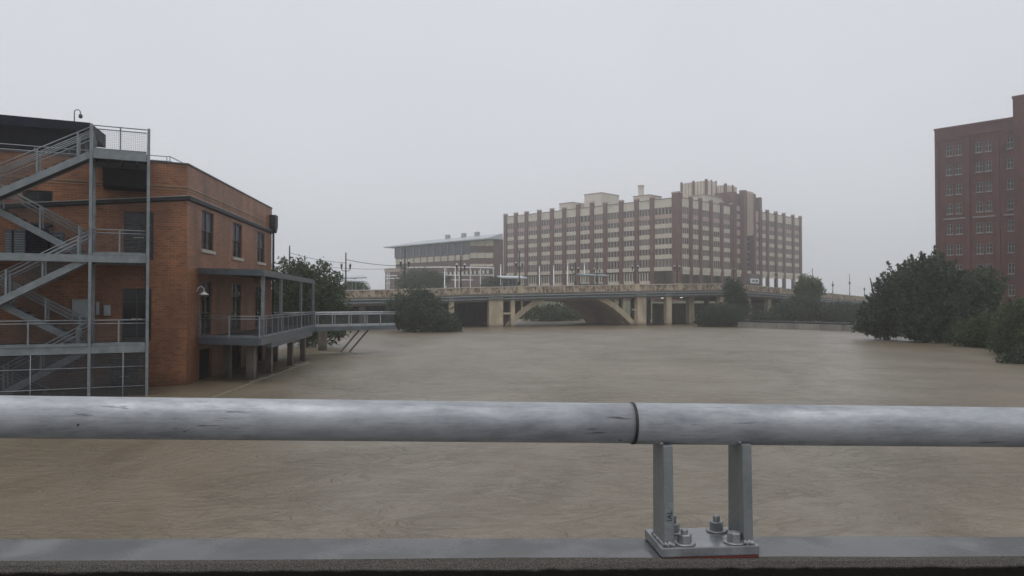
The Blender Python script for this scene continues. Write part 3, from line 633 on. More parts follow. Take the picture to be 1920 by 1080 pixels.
# ================================================================== STEEL STAIR TOWER
T0 = C0 - E * 1.70
st = thing('stair_tower', 'galvanised steel switchback fire stair against the brick warehouse', 'staircase', tuple(T0), FA)
YF, YM, YB = -3.40, -2.18, -1.0
XL, XR, XW = -2.15, 0.0, -8.4
L3, L2, L1 = 2.14, 5.93, 10.27
def part(mb, name, m=None, **k): return mb.build(name, m or M['steel'], st, **k)
for x, y, zt in ((XR, YF, L1 + 1.12), (XL, YF, L1 + 1.12), (XR, YB, L1), (XL, YB, L1), (-6.4, YB, L1 - 1.2), (XR, -.15, L1 + 1.1)):
    part(MB().box(x - .058, x + .058, y - .075, y + .075, -1.6, zt), 'post')
part(MB().box(XW, XW + .15, YF - .07, YF + .08, -1.6, L1 - 1), 'post')
TH = .30
for lv, xl in ((L1, XL), (L2, XW), (L3, XW)):
    part(MB().box(xl + .075 if xl == XL else xl, XR - .075, YF - .05, YF + .06, lv - TH, lv), 'girder')
    part(MB().box(XL, XR, YB - .05, YB + .05, lv - TH, lv - .01), 'girder')
    part(MB().box(XR - .05, XR + .05, YF + .076, -.23, lv - TH, lv), 'girder')
    part(MB().box(XL - .05, XL + .05, YF + .076, YB - .076, lv - TH, lv - .005), 'girder')
    part(MB().box(XL + .05, XR - .05, YF + .062, -.05, lv - .04, lv + .02), 'landing_grating', M['grate'])
    for i in range(3): part(MB().box(XL + .5 + .6 * i - .03, XL + .5 + .6 * i + .03, YF + .07, -.1, lv - .20, lv - .045), 'joist', M['steel_dk'])
for lv in (L2, L3):
    part(MB().box(XW, XL - .055, -2.05, -.05, lv - .05, lv + .02), 'walkway_deck', M['grate'])
    part(MB().box(XW, XL - .055, -2.12, -2.052, lv - .25, lv + .02), 'walkway_beam')
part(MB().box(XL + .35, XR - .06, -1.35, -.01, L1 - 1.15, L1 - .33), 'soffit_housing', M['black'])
def rail_run(p0, p1, n, h=1.07, rails=(1.07, .93), mesh=True, parent=st, mid=True, posts=True, pr=.03, kick=True, ends=(True, True), rr_=.024, sm_=None):
    sm_ = sm_ or M['steel']
    p0, p1 = Vector(p0), Vector(p1); up = Vector((0, 0, 1)); L_ = (p1 - p0).length
    for r_ in rails: MB().tube([p0 + up * r_, p1 + up * r_], rr_, 7).build('rail', sm_, parent, True)
    MB().tube([p0 + up * .12, p1 + up * .12], .016, 6).build('rail', M['steel'], parent, True)
    if posts:
        for i in range(n + 1):
            if (i == 0 and not ends[0]) or (i == n and not ends[1]): continue
            p = p0.lerp(p1, i / n); MB().beam(p, p + up * (h + .02), pr * 2, pr * 2).build('rail_post', sm_, parent)
    if mesh:
        d = (p1 - p0).normalized()
        wires(MB(), p0 + up * .12, d, up, L_, rails[-1] - .12, .07, .0046).build('wire_mesh', M['wire'], parent, kind='stuff')
    if kick: MB().beam(p0 + up * .06, p1 + up * .06, .012, .10).build('kick_plate', M['steel'], parent)
for lv in (L1, L2, L3):
    rail_run((XL + .08, YF, lv), (XR - .08, YF, lv), 2, ends=(False, False))
    rail_run((XR, YF + .08, lv), (XR, -.25, lv), 2, ends=(False, False))
rail_run((XW, YF - .09, L3), (XL - .08, YF - .09, L3), 3, rails=(1.07, .95), ends=(True, False))
rail_run((XL, YM + .1, L1), (XL, -.25, L1), 2)
SL = .58
def flight(ztop, rise, y0, y1, xs, sgn, name='flight'):
    """steps descending from (xs, ztop) towards x = xs + sgn*run"""
    run = rise / SL; xe = xs + sgn * run; n = max(4, int(rise / .18)); a = Vector((xs, 0, ztop)); b = Vector((xe, 0, ztop - rise))
    for y in (y0, y1):
        part(MB().beam((xs, y, ztop - .14), (xe, y, ztop - rise - .14), .05, .27), 'stringer')
    part(MB().beam((xs, (y0 + y1) / 2, ztop - .23), (xe, (y0 + y1) / 2, ztop - rise - .23), y1 - y0 - .06, .02), 'soffit_pan', M['grate'])
    tm = MB().box(-.15, .15, y0 + .03, y1 - .03, -.02, .02).mesh('tread', M['grate'])
    for i in range(n):
        t = (i + .7) / n; put('tread', tm, st, (xs + sgn * run * t, 0, ztop - rise * t))
    for y in (y0, y1):
        d = (b - a).normalized()
        for hgt in (1.0, .84, .68): part(MB().tube([(xs, y, ztop + hgt), (xe, y, ztop - rise + hgt)], .023, 7), 'handrail', smooth=True)
        for t in (.12, .5, .88):
            x = xs + sgn * run * t; z = ztop - rise * t; part(MB().box(x - .035, x + .035, y - .03, y + .03, z - .05, z + 1.02), 'rail_post')
        q = MB(); o = Vector((xs, y, ztop + .06)); n_ = int(run / .08)
        for i in range(n_ + 1): q.tube([(xs + sgn * run * i / n_, y, ztop + .06 - rise * i / n_), (xs + sgn * run * i / n_, y, ztop + .68 - rise * i / n_)], .0042, 3, False)
        for i in range(8): q.tube([(xs, y, ztop + .06 + .085 * i), (xe, y, ztop - rise + .06 + .085 * i)], .0042, 3, False)
        q.build('wire_mesh', M['wire'], st, kind='stuff')
for top, bot in ((L1, L2), (L2, L3), (L3, -1.7)):
    half = (top - bot) / 2
    flight(top, half, YF + .10, YM - .08, XL - .05, -1)
    xe = XL - .05 - half / SL
    zm = top - half
    part(MB().box(xe - 1.25, xe, YF + .08, YB - .02, zm - .22, zm + .0), 'mid_landing', M['steel_dk'])
    flight(zm, half, YM + .08, YB - .10, xe, 1)
# wire-mesh cage round the lowest level
wires(MB(), (XW, YF - .02, -.9), (1, 0, 0), (0, 0, 1), -XW, L3 - TH + .9, .06, .0085).build('cage_mesh', M['wire'], st, kind='stuff')
wires(MB(), (XR + .02, YF, -.9), (0, 1, 0), (0, 0, 1), -YF - .2, L3 - TH + .9, .06, .0085).build('cage_mesh', M['wire'], st, kind='stuff')
for z in (.62, 1.25): part(MB().tube([(XW, YF - .03, z - (.2 if z < 1 else 0)), (XR, YF - .03, z - (.2 if z < 1 else 0))], .02, 6), 'cage_rail', smooth=True)
for x in (-6.3, -4.2, -.9): part(MB().tube([(x, YF - .03, -1.2), (x, YF - .03, L3 - TH)], .025, 6), 'cage_post', smooth=True)
# condensers on the upper walkway
for px0, px1, y0, kind in ((9, 24, 430, 0), (26, 49, 430, 1), (52, 92, 430, 2), (100, 120, 434, 0)):
    o_ = .5; a, b = s_face(px0, o_), s_face(px1, o_); p = C0 + E * a + NO * o_
    h = zf((px0 + px1) / 2, y0, .8) - L2 - .02
    lab = {0: 'slim grey louvred condenser on the upper stair walkway', 1: 'square blue grey condenser on the upper stair walkway', 2: 'wide black condenser with rounded top on the upper stair walkway'}[kind]
    if kind == 0: lab = 'slim grey condenser at the outer end of the upper stair walkway' if px0 < 50 else 'slim grey condenser behind the lower end of the stair flight'
    t = thing('condenser_unit', lab, 'air conditioner', (p.x, p.y, L2 + .021), FA)
    mm = M['navy'] if kind == 2 else M['steel_dk']
    MB().box(0, b - a, -.3, .3, .05, h).build('casing', mm, t, bevel=.03)
    lv_ = MB()
    for i in range(9): z = .12 + (h - .22) * i / 9; lv_.box(.05, b - a - .05, -.315, -.302, z, z + .03)
    lv_.build('louvre', M['box'] if kind != 2 else M['band'], t, kind='stuff')
    MB().box(.02, b - a - .02, -.28, .28, 0, .048).build('foot', M['black'], t)
# projecting flat lamp shelf above the condensers
sA, sB = s_face(36), s_face(100)
p = C0 + E * sA
t = thing('awning_shelf', 'thin dark metal awning on brick wall above the condensers', 'awning', (p.x, p.y, zf(70, 422)), FA)
MB().box(0, (sB - sA), -.6, -.005, -.04, .04).build('plate', M['band'], t)

# ================================================================== RIVER DECK, CANOPY, GANGWAY
DK = 2.20
Wa = C0 + WD * u_wall(372); Wb = C0 + WD * (WLEN + .4)
D1 = Vector((-12.16, 36.0, 0)); D2 = Vector((-14.15, 53.6, 0))
dk = thing('river_deck', 'raised steel river deck on concrete piers beside the brick warehouse', 'deck', tuple(Wa))
def L(p, z=0.0): return Vector((p.x - Wa.x, p.y - Wa.y, z))
oe = (D2 - D1).normalized(); on_ = Vector((oe.y, -oe.x, 0)); ne = (D1 - Wa).normalized(); nn = Vector((ne.y, -ne.x, 0))
MB().prism([L(Wa + WN * .02), L(D1), L(D2), L(Wb + WN * .02)], DK - .08, DK).build('deck_floor', M['grate'], dk)
MB().beam(L(Wa + WN * .05, DK - .17), L(D1, DK - .17), .09, .34).build('fascia_beam', M['canopy'], dk)
MB().beam(L(D1 + oe * .05, DK - .17), L(D2, DK - .17), .09, .34).build('fascia_beam', M['canopy'], dk)
MB().beam(L(D1 + oe * 2.2, DK - .45), L(D2 - oe * 2, DK - .45), .25, .26).build('pier_beam', M['steel_dk'], dk)
for i in range(9):
    a = D1.lerp(D2, (i + .5) / 9); b = Wa.lerp(Wb, (i + .5) / 9) + WN * .05
    MB().beam(L(a, DK - .17), L(b, DK - .17), .10, .16).build('joist', M['steel_dk'], dk)
for px0, px1, yb in ((461, 476, 712), (497, 508.5, 700), (538, 548, 685), (562, 571.5, 677)):
    c = on_z((px0 + px1) / 2, yb); w_ = (px1 - px0) / FPX * c.y / 2 * .95
    p = L(c); MB().box(p.x - w_, p.x + w_, p.y, p.y + 2 * w_, -2.2, DK - .35).build('pier', M['pier'], dk)
# inner piers against the wall side
for k in (.12, .45, .8):
    p = L(Wa.lerp(Wb, k) + WN * .9); MB().box(p.x - .17, p.x + .17, p.y - .17, p.y + .17, -2.2, DK - .35).build('pier', M['pier'], dk)
rail_run(L(Wa + WN * .1, DK), L(D1, DK), 2, parent=dk)
rail_run(L(D1, DK), L(D2, DK), 12, parent=dk, ends=(False, True))
# canopy
cn = thing('deck_canopy', 'grey steel canopy with slim columns over the river deck', 'canopy', tuple(Wa))
C1, C2 = at(494, 505.5, 36.1), at(588, 524, 53.4); Ca, Cb = Vector((Wa.x, Wa.y, C1.z + .14)) + WN * .02, Vector((Wb.x, Wb.y, C1.z + .14)) + WN * .02
def slab(mb, a, b, c, d, t):
    return mb.hexa([L(p, p.z - t) for p in (a, b, c, d)] + [L(p, p.z) for p in (a, b, c, d)])
slab(MB(), Ca, C1, C2, Cb, .07).build('roof', M['canopy'], cn)
MB().beam(L(Ca, Ca.z - .19), L(C1, C1.z - .19), .07, .23).build('fascia', M['canopy'], cn)
MB().beam(L(C1, C1.z - .19), L(C2, C2.z - .19), .07, .23).build('fascia', M['canopy'], cn)
for i in range(1, 8):
    a, b = Ca.lerp(Cb, i / 8), C1.lerp(C2, i / 8); MB().beam(L(a, a.z - .14), L(b, b.z - .14), .08, .13).build('rafter', M['steel_dk'], cn)
for px in (493, 526.5, 564, 587):
    k = K(px); q = D1 + on_ * -.03; t_ = (k * q.y - q.x) / (oe.x - k * oe.y); t_ = max(.05, min((D2 - D1).length - .05, t_)); p = q + oe * t_
    zt = C1.lerp(C2, t_ / (D2 - D1).length).z - .07
    MB().box(L(p).x - .07, L(p).x + .07, L(p).y - .07, L(p).y + .07, DK, zt).build('column', M['steel'], cn)
# gangway
G0, G1 = Vector((-14.25, 54.2, 0)), Vector((-9.05, 58.1, 0)); gd = (G1 - G0).normalized(); gn = Vector((-gd.y, gd.x, 0))
GZ = 2.10
gw = thing('gangway', 'grey steel gangway with mesh railings reaching over the flood', 'gangway', (G0.x, G0.y, 0))
def Lg(p, z=0.0): return Vector((p.x - G0.x, p.y - G0.y, z))
H0, H1 = G0 + gn * 2.2 - gd * 1.6, G1 + gn * 2.2
Hx = Vector((-18.6, 55.4, 0))
MB().prism([Lg(G0), Lg(G1), Lg(H1), Lg(H0), Lg(Hx), Lg(Vector((-17.0, 53.9, 0)))], GZ - .06, GZ).build('deck_floor', M['grate'], gw)
MB().beam(Lg(G0, GZ - .12), Lg(G1, GZ - .12), .1, .3).build('edge_beam', M['canopy'], gw)
MB().beam(Lg(H0, GZ - .12), Lg(H1, GZ - .12), .1, .3).build('edge_beam', M['canopy'], gw)
MB().beam(Lg(G1 - gd * .05, GZ - .12), Lg(H1 - gd * .05, GZ - .12), .1, .28).build('edge_beam', M['canopy'], gw)
rail_run(Lg(G0, GZ), Lg(G1, GZ), 5, parent=gw, rr_=.036, sm_=M['steel_lt'])
rail_run(Lg(H0, GZ), Lg(H1, GZ), 6, parent=gw, rr_=.036, sm_=M['steel_lt'])
rail_run(Lg(Hx, GZ), Lg(H0, GZ), 2, parent=gw)
rail_run(Lg(G1, GZ), Lg(H1, GZ), 1, parent=gw)
for i in range(5): 
    a = G0.lerp(G1, (i + .02) / 5 + .004); b = G0.lerp(G1, (i + .94) / 5)
    MB().beam(Lg(a, GZ + .14), Lg(b, GZ + .14), .02, .16).build('toe_board', M['steel_lt'], gw)
c = on_z(605, 657); p = Lg(c); MB().box(p.x - .3, p.x + .3, p.y - .3, p.y + .3, -2.3, GZ - .25).build('pier', M['pier'], gw)
c2 = Lg(G0 + gd * 1.0 + gn * 1.9); MB().box(p.x - .3, p.x + 2.4, p.y - .15, p.y + .15, GZ - .262, GZ - .061).build('cross_head', M['steel_dk'], gw)
a = on_z(636, 660, -.02); b = at(676, 620, 57.6)
for k in (0, .75): MB().beam(Lg(a + gd * k, a.z - .5) + Vector((-.3, 0, 0)), Lg(b + gd * k, GZ - .2), .07, .11).build('ladder_stringer', M['steel_dk'], gw)
# coping of the drowned river wall, just breaking the surface
q = MB(); a, b = on_z(395, 746, .02), on_z(579, 678.5, .02); rr = random.Random(2)
n_ = 26
for i in range(n_):
    p0, p1 = a.lerp(b, i / n_), a.lerp(b, (i + 1) / n_)
    q.beam((p0.x, p0.y, -.06 + rr.uniform(-.012, .012)), (p1.x, p1.y, -.06 + rr.uniform(-.012, .012)), .045, .17)
tag(q.build('drowned_wall', M['sill_wet']), 'thin pale coping line of a drowned wall beside the deck piers', 'wall')

# foam and scum caught round the piers
fr_ = random.Random(5); fo = MB()
def flakes(px0, py0, px1, py1, n, spread):
    for i in range(n):
        t = fr_.random(); c = on_z(px0 + (px1 - px0) * t + fr_.gauss(0, spread), py0 + (py1 - py0) * t + fr_.gauss(0, spread * .16)); r_ = fr_.uniform(.03, .13); k = fr_.uniform(1.5, 4)
        a0 = fr_.uniform(-.5, .5); ring = []
        for j in range(7): a = 2 * math.pi * j / 7; q = r_ * fr_.uniform(.6, 1.2); x, y = q * k * math.cos(a), q * math.sin(a); ring.append((c.x + x * math.cos(a0) - y * math.sin(a0), c.y + x * math.sin(a0) + y * math.cos(a0)))
        fo.prism(ring, -.01, .012)
flakes(600, 660, 690, 664, 40, 9); flakes(640, 667, 730, 672, 20, 12); flakes(540, 690, 580, 680, 26, 5); flakes(470, 716, 510, 703, 26, 5)
M['foam'] = mat('scummy_foam', (0.29, 0.26, 0.21), .7)
fo.build('foam', M['foam'], kind='stuff')['label'] = 'flecks of scummy foam around the deck piers'

# ================================================================== ARCH BRIDGE
BR = [(380, 101, 549.5), (515, 104.5, 546), (638, 108, 544), (762, 111.5, 542), (870, 114.5, 538.6), (975, 117.5, 536.5), (1085, 120.8, 534.6), (1194, 124, 533), (1273, 127, 532), (1356, 132, 531.5), (1425, 139, 536), (1493, 150, 542.7), (1560, 163, 550), (1624, 180, 556.5), (1700, 205, 560)]
BP = [at(px, py, Y) for px, Y, py in BR]
br = thing('arch_bridge', 'old tan concrete arch bridge with stained parapet crossing the flood', 'bridge', (BP[5].x, BP[5].y, 0))
BO = Vector((BP[5].x, BP[5].y, 0))
def bnor(i):
    d = BP[min(i + 1, len(BP) - 1)] - BP[max(i - 1, 0)]; d.z = 0; d.normalize(); return Vector((-d.y, d.x, 0))
BNR = [bnor(i) for i in range(len(BP))]
def bpt(i, o, dz):  # o metres behind the near edge
    p = BP[i] + BNR[i] * o; return (p.x - BO.x, p.y - BO.y, p.z + dz)
def bpar(px, o=0.0):
    """point of the near edge under a pixel column, pushed back o metres: (world xy, top z, normal)"""
    for i in range(len(BP) - 1):
        if BR[i][0] <= px <= BR[i + 1][0]:
            k = K(px); d = BP[i + 1] - BP[i]; t = (k * BP[i].y - BP[i].x) / (d.x - k * d.y); p = BP[i] + d * t; n = BNR[i].lerp(BNR[i + 1], t).normalized(); return p + n * o, n
    return BP[-1] + BNR[-1] * o, BNR[-1]
BW = 20.0
def sweep(o0, o1, z0, z1, i0=0, i1=None):
    mb = MB(); i1 = len(BP) - 1 if i1 is None else i1
    for i in range(i0, i1):
        mb.hexa([bpt(i, o0, z0), bpt(i + 1, o0, z0), bpt(i + 1, o1, z0), bpt(i, o1, z0), bpt(i, o0, z1), bpt(i + 1, o0, z1), bpt(i + 1, o1, z1), bpt(i, o1, z1)])
    return mb
for i in range(len(BP) - 1):                                    # parapet panel by panel
    sweep(0, .28, -1.08, -.14, i, i + 1).build('parapet_panel', M['parap'], br)
sweep(-.08, .36, -.139, 0).build('parapet_cap', M['cap'], br)
sweep(BW - .3, BW, -1.08, -.1).build('parapet_panel', M['conc'], br)
sweep(.005, BW - .005, -1.45, -1.081).build('roadway', M['asphalt'], br)
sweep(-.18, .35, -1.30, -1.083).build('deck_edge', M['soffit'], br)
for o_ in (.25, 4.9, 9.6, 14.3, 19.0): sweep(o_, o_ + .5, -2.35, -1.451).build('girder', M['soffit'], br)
for dz, o_, r_ in ((-1.52, -.42, .14), (-1.95, -.32, .17)):
    q = MB(); pts = []
    for i in range(len(BP)):
        p = bpt(i, o_, dz); pts.append(p)
    q.tube(pts, r_, 10).build('utility_pipe', M['pipe'], br, True)
for px in (762, 976, 1194, 1273, 1463):
    p, n = bpar(px); d = Vector((n.y, -n.x, 0)); c_ = p - BO
    q = MB(); a = Vector((c_.x, c_.y, p.z - .58)) - n * .02; q.beam(a - d * .42 + n * .1, a + d * .42 + n * .1, .46, 1.36); q.build('pilaster', M['conc'], br)
# pillars standing in the water
def pillar(px0, px1, yb, o, depth, m=M['conc']):
    p0, n = bpar(px0, o); p1, n = bpar(px1, o); a, b = p0 - BO, p1 - BO; zt = p0.z - 1.46
    q = MB(); q.hexa([(a.x, a.y, -3), (b.x, b.y, -3), (b.x + n.x * depth, b.y + n.y * depth, -3), (a.x + n.x * depth, a.y + n.y * depth, -3),
                      (a.x, a.y, zt), (b.x, b.y, zt), (b.x + n.x * depth, b.y + n.y * depth, zt), (a.x + n.x * depth, a.y + n.y * depth, zt)]); q.build('pillar', m, br)
for px0, px1, o in ((917, 943, -.15), (958.5, 966, .1), (1194.5, 1211, -.15), (1181.5, 1187, 3)): pillar(px0, px1, 612, o, 1.1)
for px0, px1, o in ((843, 852, .2), (1225, 1232, 3.5), (1251, 1261, .2), (1307, 1317, 2.0), (1352, 1360, .3), (1405, 1410, .3), (1443, 1449, .3), (1560, 1566, .4)): pillar(px0, px1, 612, o, .8)
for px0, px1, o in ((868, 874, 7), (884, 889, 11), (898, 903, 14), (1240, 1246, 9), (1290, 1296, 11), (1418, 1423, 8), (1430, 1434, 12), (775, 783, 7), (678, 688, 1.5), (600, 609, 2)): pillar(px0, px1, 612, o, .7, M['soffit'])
pa, n = bpar(943); pb, n = bpar(958.5); MB().beam(Vector((pa.x - BO.x, pa.y - BO.y, 2.1)) + n * .4, Vector((pb.x - BO.x, pb.y - BO.y, 2.1)) + n * .4, .3, .3).build('strut', M['conc'], br)
pa, n = bpar(1187, .4); pb, n = bpar(1194.5, .4); MB().beam(Vector((pa.x - BO.x, pa.y - BO.y, 2.6)), Vector((pb.x - BO.x, pb.y - BO.y, 2.6)), .25, .2).build('strut', M['conc'], br)
# arch ring: near rib, far rib, vault between
As, n0 = bpar(961); Ae, n1 = bpar(1188); Ad = (Ae - As); Ad.z = 0; Al = Ad.length; Ad.normalize(); An = Vector((-Ad.y, Ad.x, 0)); ZC = 4.95
def arch_ring(o0, o1, th, m, name, dz=0.0):
    q = MB(); N_ = 30; prev = None
    for i in range(N_ + 1):
        v = -1.12 + 2.24 * i / N_; z = ZC * (1 - abs(v) ** 2.25) + dz; c_ = Vector((As.x, As.y, 0)) + Ad * (Al * (v + 1) / 2) - BO
        dzv = -ZC * 2.25 * abs(v) ** 1.25 * (1 if v > 0 else -1) / (Al / 2); nr = Vector((0, 0, 1)) * 1 - Ad * dzv; nr.normalize()
        top = c_ + Vector((0, 0, z)) + nr * th; bot = c_ + Vector((0, 0, z))
        ring = [bot + An * o0, bot + An * o1, top + An * o1, top + An * o0]
        if prev: q.hexa([prev[0], ring[0], ring[1], prev[1], prev[3], ring[3], ring[2], prev[2]])
        prev = ring
    q.build(name, m, br)
arch_ring(.80, 1.6, .85, M['conc'], 'arch_rib'); arch_ring(18.2, 19.0, .72, M['conc'], 'arch_rib'); arch_ring(1.61, 18.19, .4, M['vault'], 'arch_vault', .1)
for v in (-.82, -.66, .60, .74, .88):
    for o_ in (1.0, 18.5):
        c_ = Vector((As.x, As.y, 0)) + Ad * (Al * (v + 1) / 2) - BO + An * o_; z = ZC * (1 - abs(v) ** 2.25) + .5
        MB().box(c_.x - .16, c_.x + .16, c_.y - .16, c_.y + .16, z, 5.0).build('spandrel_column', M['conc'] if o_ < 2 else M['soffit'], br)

# lit strip lights under the bridge deck
em = bpy.data.materials.new('lit_tube'); em.use_nodes = True; eb = em.node_tree.nodes['Principled BSDF']; eb.inputs['Emission Color'].default_value = (1, .98, .92, 1); eb.inputs['Emission Strength'].default_value = 2.5
for px, o_, lab in ((1291, 7, 'lit strip light under the bridge left of the tan pillar'), (1331, 7, 'lit strip light under the bridge right of the tan pillar')):
    p, n = bpar(px, o_); d = Vector((n.y, -n.x, 0)); t = thing('strip_light', lab, 'lamp', (p.x, p.y, p.z - 2.42), math.atan2(d.y, d.x), 'strip lights under the bridge')
    MB().box(-.32, .32, -.08, .08, .02, .09).build('housing', M['box'], t); MB().tube([(-.3, 0, 0), (.3, 0, 0)], .035, 8).build('tube', em, t, True)
# retaining walls under the bridge approaches
def wall_between(name, label, p0, p1, z0, z1, t, m):
    c = (p0 + p1) / 2; o = thing(name, label, 'wall', (c.x, c.y, 0)); MB().beam((p0.x - c.x, p0.y - c.y, (z0 + z1) / 2), (p1.x - c.x, p1.y - c.y, (z0 + z1) / 2), t, z1 - z0).build('wall', m, o); return o
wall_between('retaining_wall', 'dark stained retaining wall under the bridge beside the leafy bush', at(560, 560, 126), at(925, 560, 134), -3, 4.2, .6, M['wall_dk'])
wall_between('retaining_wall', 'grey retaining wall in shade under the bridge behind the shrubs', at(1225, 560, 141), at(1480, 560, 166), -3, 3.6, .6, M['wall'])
# flood wall on the right with a dark pipe on its coping
fa, fb = on_z(1385, 613.5), on_z(1680, 623.5)
fw = thing('flood_wall', 'low concrete flood wall with a dark steel pipe along its top', 'wall', (fa.x, fa.y, 0)); fd = fb - fa
for i in range(7):
    a, b = fd * (i / 7 + .0015), fd * ((i + 1) / 7 - .0015); MB().beam((a.x, a.y, -.85), (b.x, b.y, -.85), .4, 3.3).build('wall_panel', M['wall'], fw)
MB().tube([(0, -.1, .98), (fd.x, fd.y - .1, .98)], .16, 10).build('pipe', M['iron'], fw, True)

# ================================================================== LAMP POSTS AND WIRES ON THE BRIDGE
def lamp_post(h, lz, k=1.0, group='lantern posts along the bridge'):
    t = thing('lamp_post', '', 'lamp post', (0, 0, 0), 0, group)
    MB().lathe([(.18 * k, 0), (.17 * k, .6), (.12 * k, .75), (.105 * k, lz), (.09 * k, h), (.03, h + .15)], 10).build('pole', M['iron'], t, True)
    e = .62 * k
    MB().tube([(-e, 0, lz + .25 * k), (-e * .8, 0, lz + .05), (0, 0, lz - .05), (e * .8, 0, lz + .05), (e, 0, lz + .25 * k)], .055 * k, 6).build('bracket', M['iron'], t, True)
    for s_ in (-e, e):
        l = MB().lathe([(.07 * k, 0), (.10 * k, .12 * k), (.17 * k, .62 * k), (.18 * k, .66 * k), (.05 * k, .70 * k)], 8, (s_, 0, lz + .25 * k)).build('lantern', M['iron'], t)
        MB().lathe([(.20 * k, 0), (.24 * k, .03 * k), (.18 * k, .16 * k), (.05 * k, .22 * k), (.02 * k, .3 * k)], 8, (s_, 0, lz + .93 * k)).build('lantern_cap', M['globe'], l)
    return t
posts = [(543, 462, .25, 'tall lantern post rising behind the leafy tree beside the warehouse'), (649, 475, .35, 'lantern post on bare bridge parapet with trolley wires on both sides'),
         (760, 466, .35, 'lantern post in front of the glazed end of the hip roofed building'), (865, 480, .35, 'lantern post in front of the brown brick end of the hip roofed building'),
         (975, 472, .35, 'lantern post in front of the left end of the striped brick block'), (1080, 492, .35, 'short lantern post before the cream bay of the striped brick block'),
         (1159, 483, 8, 'lantern post beside the blue platform shelter roof'), (1193, 486, .35, 'lantern post above the bridge pilaster right of the shelter roof'),
         (1272, 487, .35, 'lantern post at the corner pier of the striped brick block'), (1379, 490, .35, 'lantern post in front of the brick stair tower'), (1458, 498, .35, 'lantern post in front of the open arcade at the far block end'),
         (1527, 504, .35, 'lantern post just behind the bright round tree'), (1565, 528, .4, 'short lantern post on the descending bridge beyond the round tree'), (1596.5, 515, .4, 'tallest lantern post on the descending bridge beyond the round tree'), (1624, 541, .4, 'last lantern post before the dark cypress')]
POST_TOP = []
for px, yt, o, lab in posts:
    p, n = bpar(px, o); zt = at(px, yt, p.y).z; base = p.z - (0.0 if o < 1 else 1.08); h = zt - base
    t = lamp_post(h, max(1.5, h * .52), 1.0 if px < 900 else (.85 if px < 1300 else .6)); t['label'] = lab; t.location = (p.x, p.y, base); t.rotation_euler.z = math.atan2(-n.x, n.y); POST_TOP.append(Vector((p.x, p.y, zt)))
def cable(label, a, b, sag, r=.03):
    q = MB(); pts = []
    for i in range(9):
        t = i / 8; p = a.lerp(b, t); p.z -= sag * 4 * t * (1 - t); pts.append(p - a)
    t_ = thing('trolley_wire', label, 'cable', tuple(a), 0, 'overhead trolley wires'); q.tube(pts, r, 5).build('cable', M['iron'], t_, True)
def down(i, d): return POST_TOP[i] - Vector((0, 0, d))
cable('upper trolley wire between the tree and the bare parapet lantern post', down(0, .9), down(1, 1.4), .25)
cable('lower trolley wire between the tree and the bare parapet lantern post', down(0, 2.2), down(1, 2.2), .1, .025)
cable('upper trolley wire running from the lantern post to the hip roofed building', down(1, .9), down(2, 2.6), .25, .04)
cable('lower trolley wire running from the lantern post to the hip roofed building', down(1, 2.2), down(2, 3.0), .1, .025)
cable('trolley wire leading from the striped block end to the round tree', at(1500, 517, 149) , down(11, .3), .2)
# white station poles behind the parapet
for px, yt, lab in ((972.5, 497, 'white pole close beside the dark lantern post'), (1049, 500, 'white pole right of the flat platform shelter'), (1077, 499, 'white pole next to the short lantern post'), (1105, 495, 'white pole before the cream bay right edge'), (1139, 495, 'white pole under the raised platform roof'),
                     (861, 505, 'white pole before the white trellis middle'), (882, 503, 'white pole before the white trellis right end')):
    p, n = bpar(px, 9.0); zt = at(px, yt, p.y).z; t = thing('station_pole', lab, 'pole', (p.x, p.y, p.z - 1.08), 0, 'white poles on the station platform')
    MB().lathe([(.12, 0), (.12, .3), (.085, .35), (.07, zt - p.z + 1.08)], 8).build('pole', M['white'], t, True)
    MB().lathe([(.16, 0), (.14, .1), (.04, .14)], 8, (0, 0, zt - p.z + 1.08)).build('finial', M['white'], t, True)
def shelter(label, px0, px1, yt, o, post_px, tilt=0.0, m=M['roof'], dep=3.0):
    p0, n = bpar(px0, o); p1, n = bpar(px1, o); c = (p0 + p1) / 2; zt0, zt1 = at(px0, yt - tilt, p0.y).z, at(px1, yt + tilt, p1.y).z; zb = c.z - 1.08
    t = thing('platform_shelter', label, 'shelter', (c.x, c.y, zb), 0, 'light rail platform shelters'); d0, d1 = p0 - c, p1 - c
    q = MB(); e = n * dep
    q.hexa([(d0.x, d0.y, zt0 - zb - .12), (d1.x, d1.y, zt1 - zb - .12), (d1.x + e.x, d1.y + e.y, zt1 - zb + .25), (d0.x + e.x, d0.y + e.y, zt0 - zb + .25),
            (d0.x, d0.y, zt0 - zb + .06), (d1.x, d1.y, zt1 - zb + .06), (d1.x + e.x, d1.y + e.y, zt1 - zb + .45), (d0.x + e.x, d0.y + e.y, zt0 - zb + .45)]); q.build('roof', m, t)
    for px in post_px:
        p, n2 = bpar(px, o + 1.2); z = at(px, yt, p.y).z - zb; MB().box(p.x - c.x - .07, p.x - c.x + .07, p.y - c.y - .07, p.y - c.y + .07, 0, z).build('post', M['box'], t)
    a, b = p0 - c, p1 - c; MB().beam((a.x + n.x * 1.4, a.y + n.y * 1.4, .95), (b.x + n.x * 1.4, b.y + n.y * 1.4, .95), .05, .9).build('wind_screen', M['glass_b'], t)
shelter('low pale platform roof behind the bare bridge parapet', 661, 712, 527, 12, (675, 688, 696, 711), 1.2)
shelter('upper pale platform roof stepping towards the hip roofed building', 664, 724, 521, 16, (680, 703), -.5)
shelter('flat grey platform shelter before the striped brick block', 968, 1017, 521, 7, (973, 985, 992, 1000, 1008, 1016), .3)
shelter('dark blue raised platform roof before the striped brick block', 1126, 1181, 517, 7, (1130, 1145, 1162), 1.0, M['pipe'])

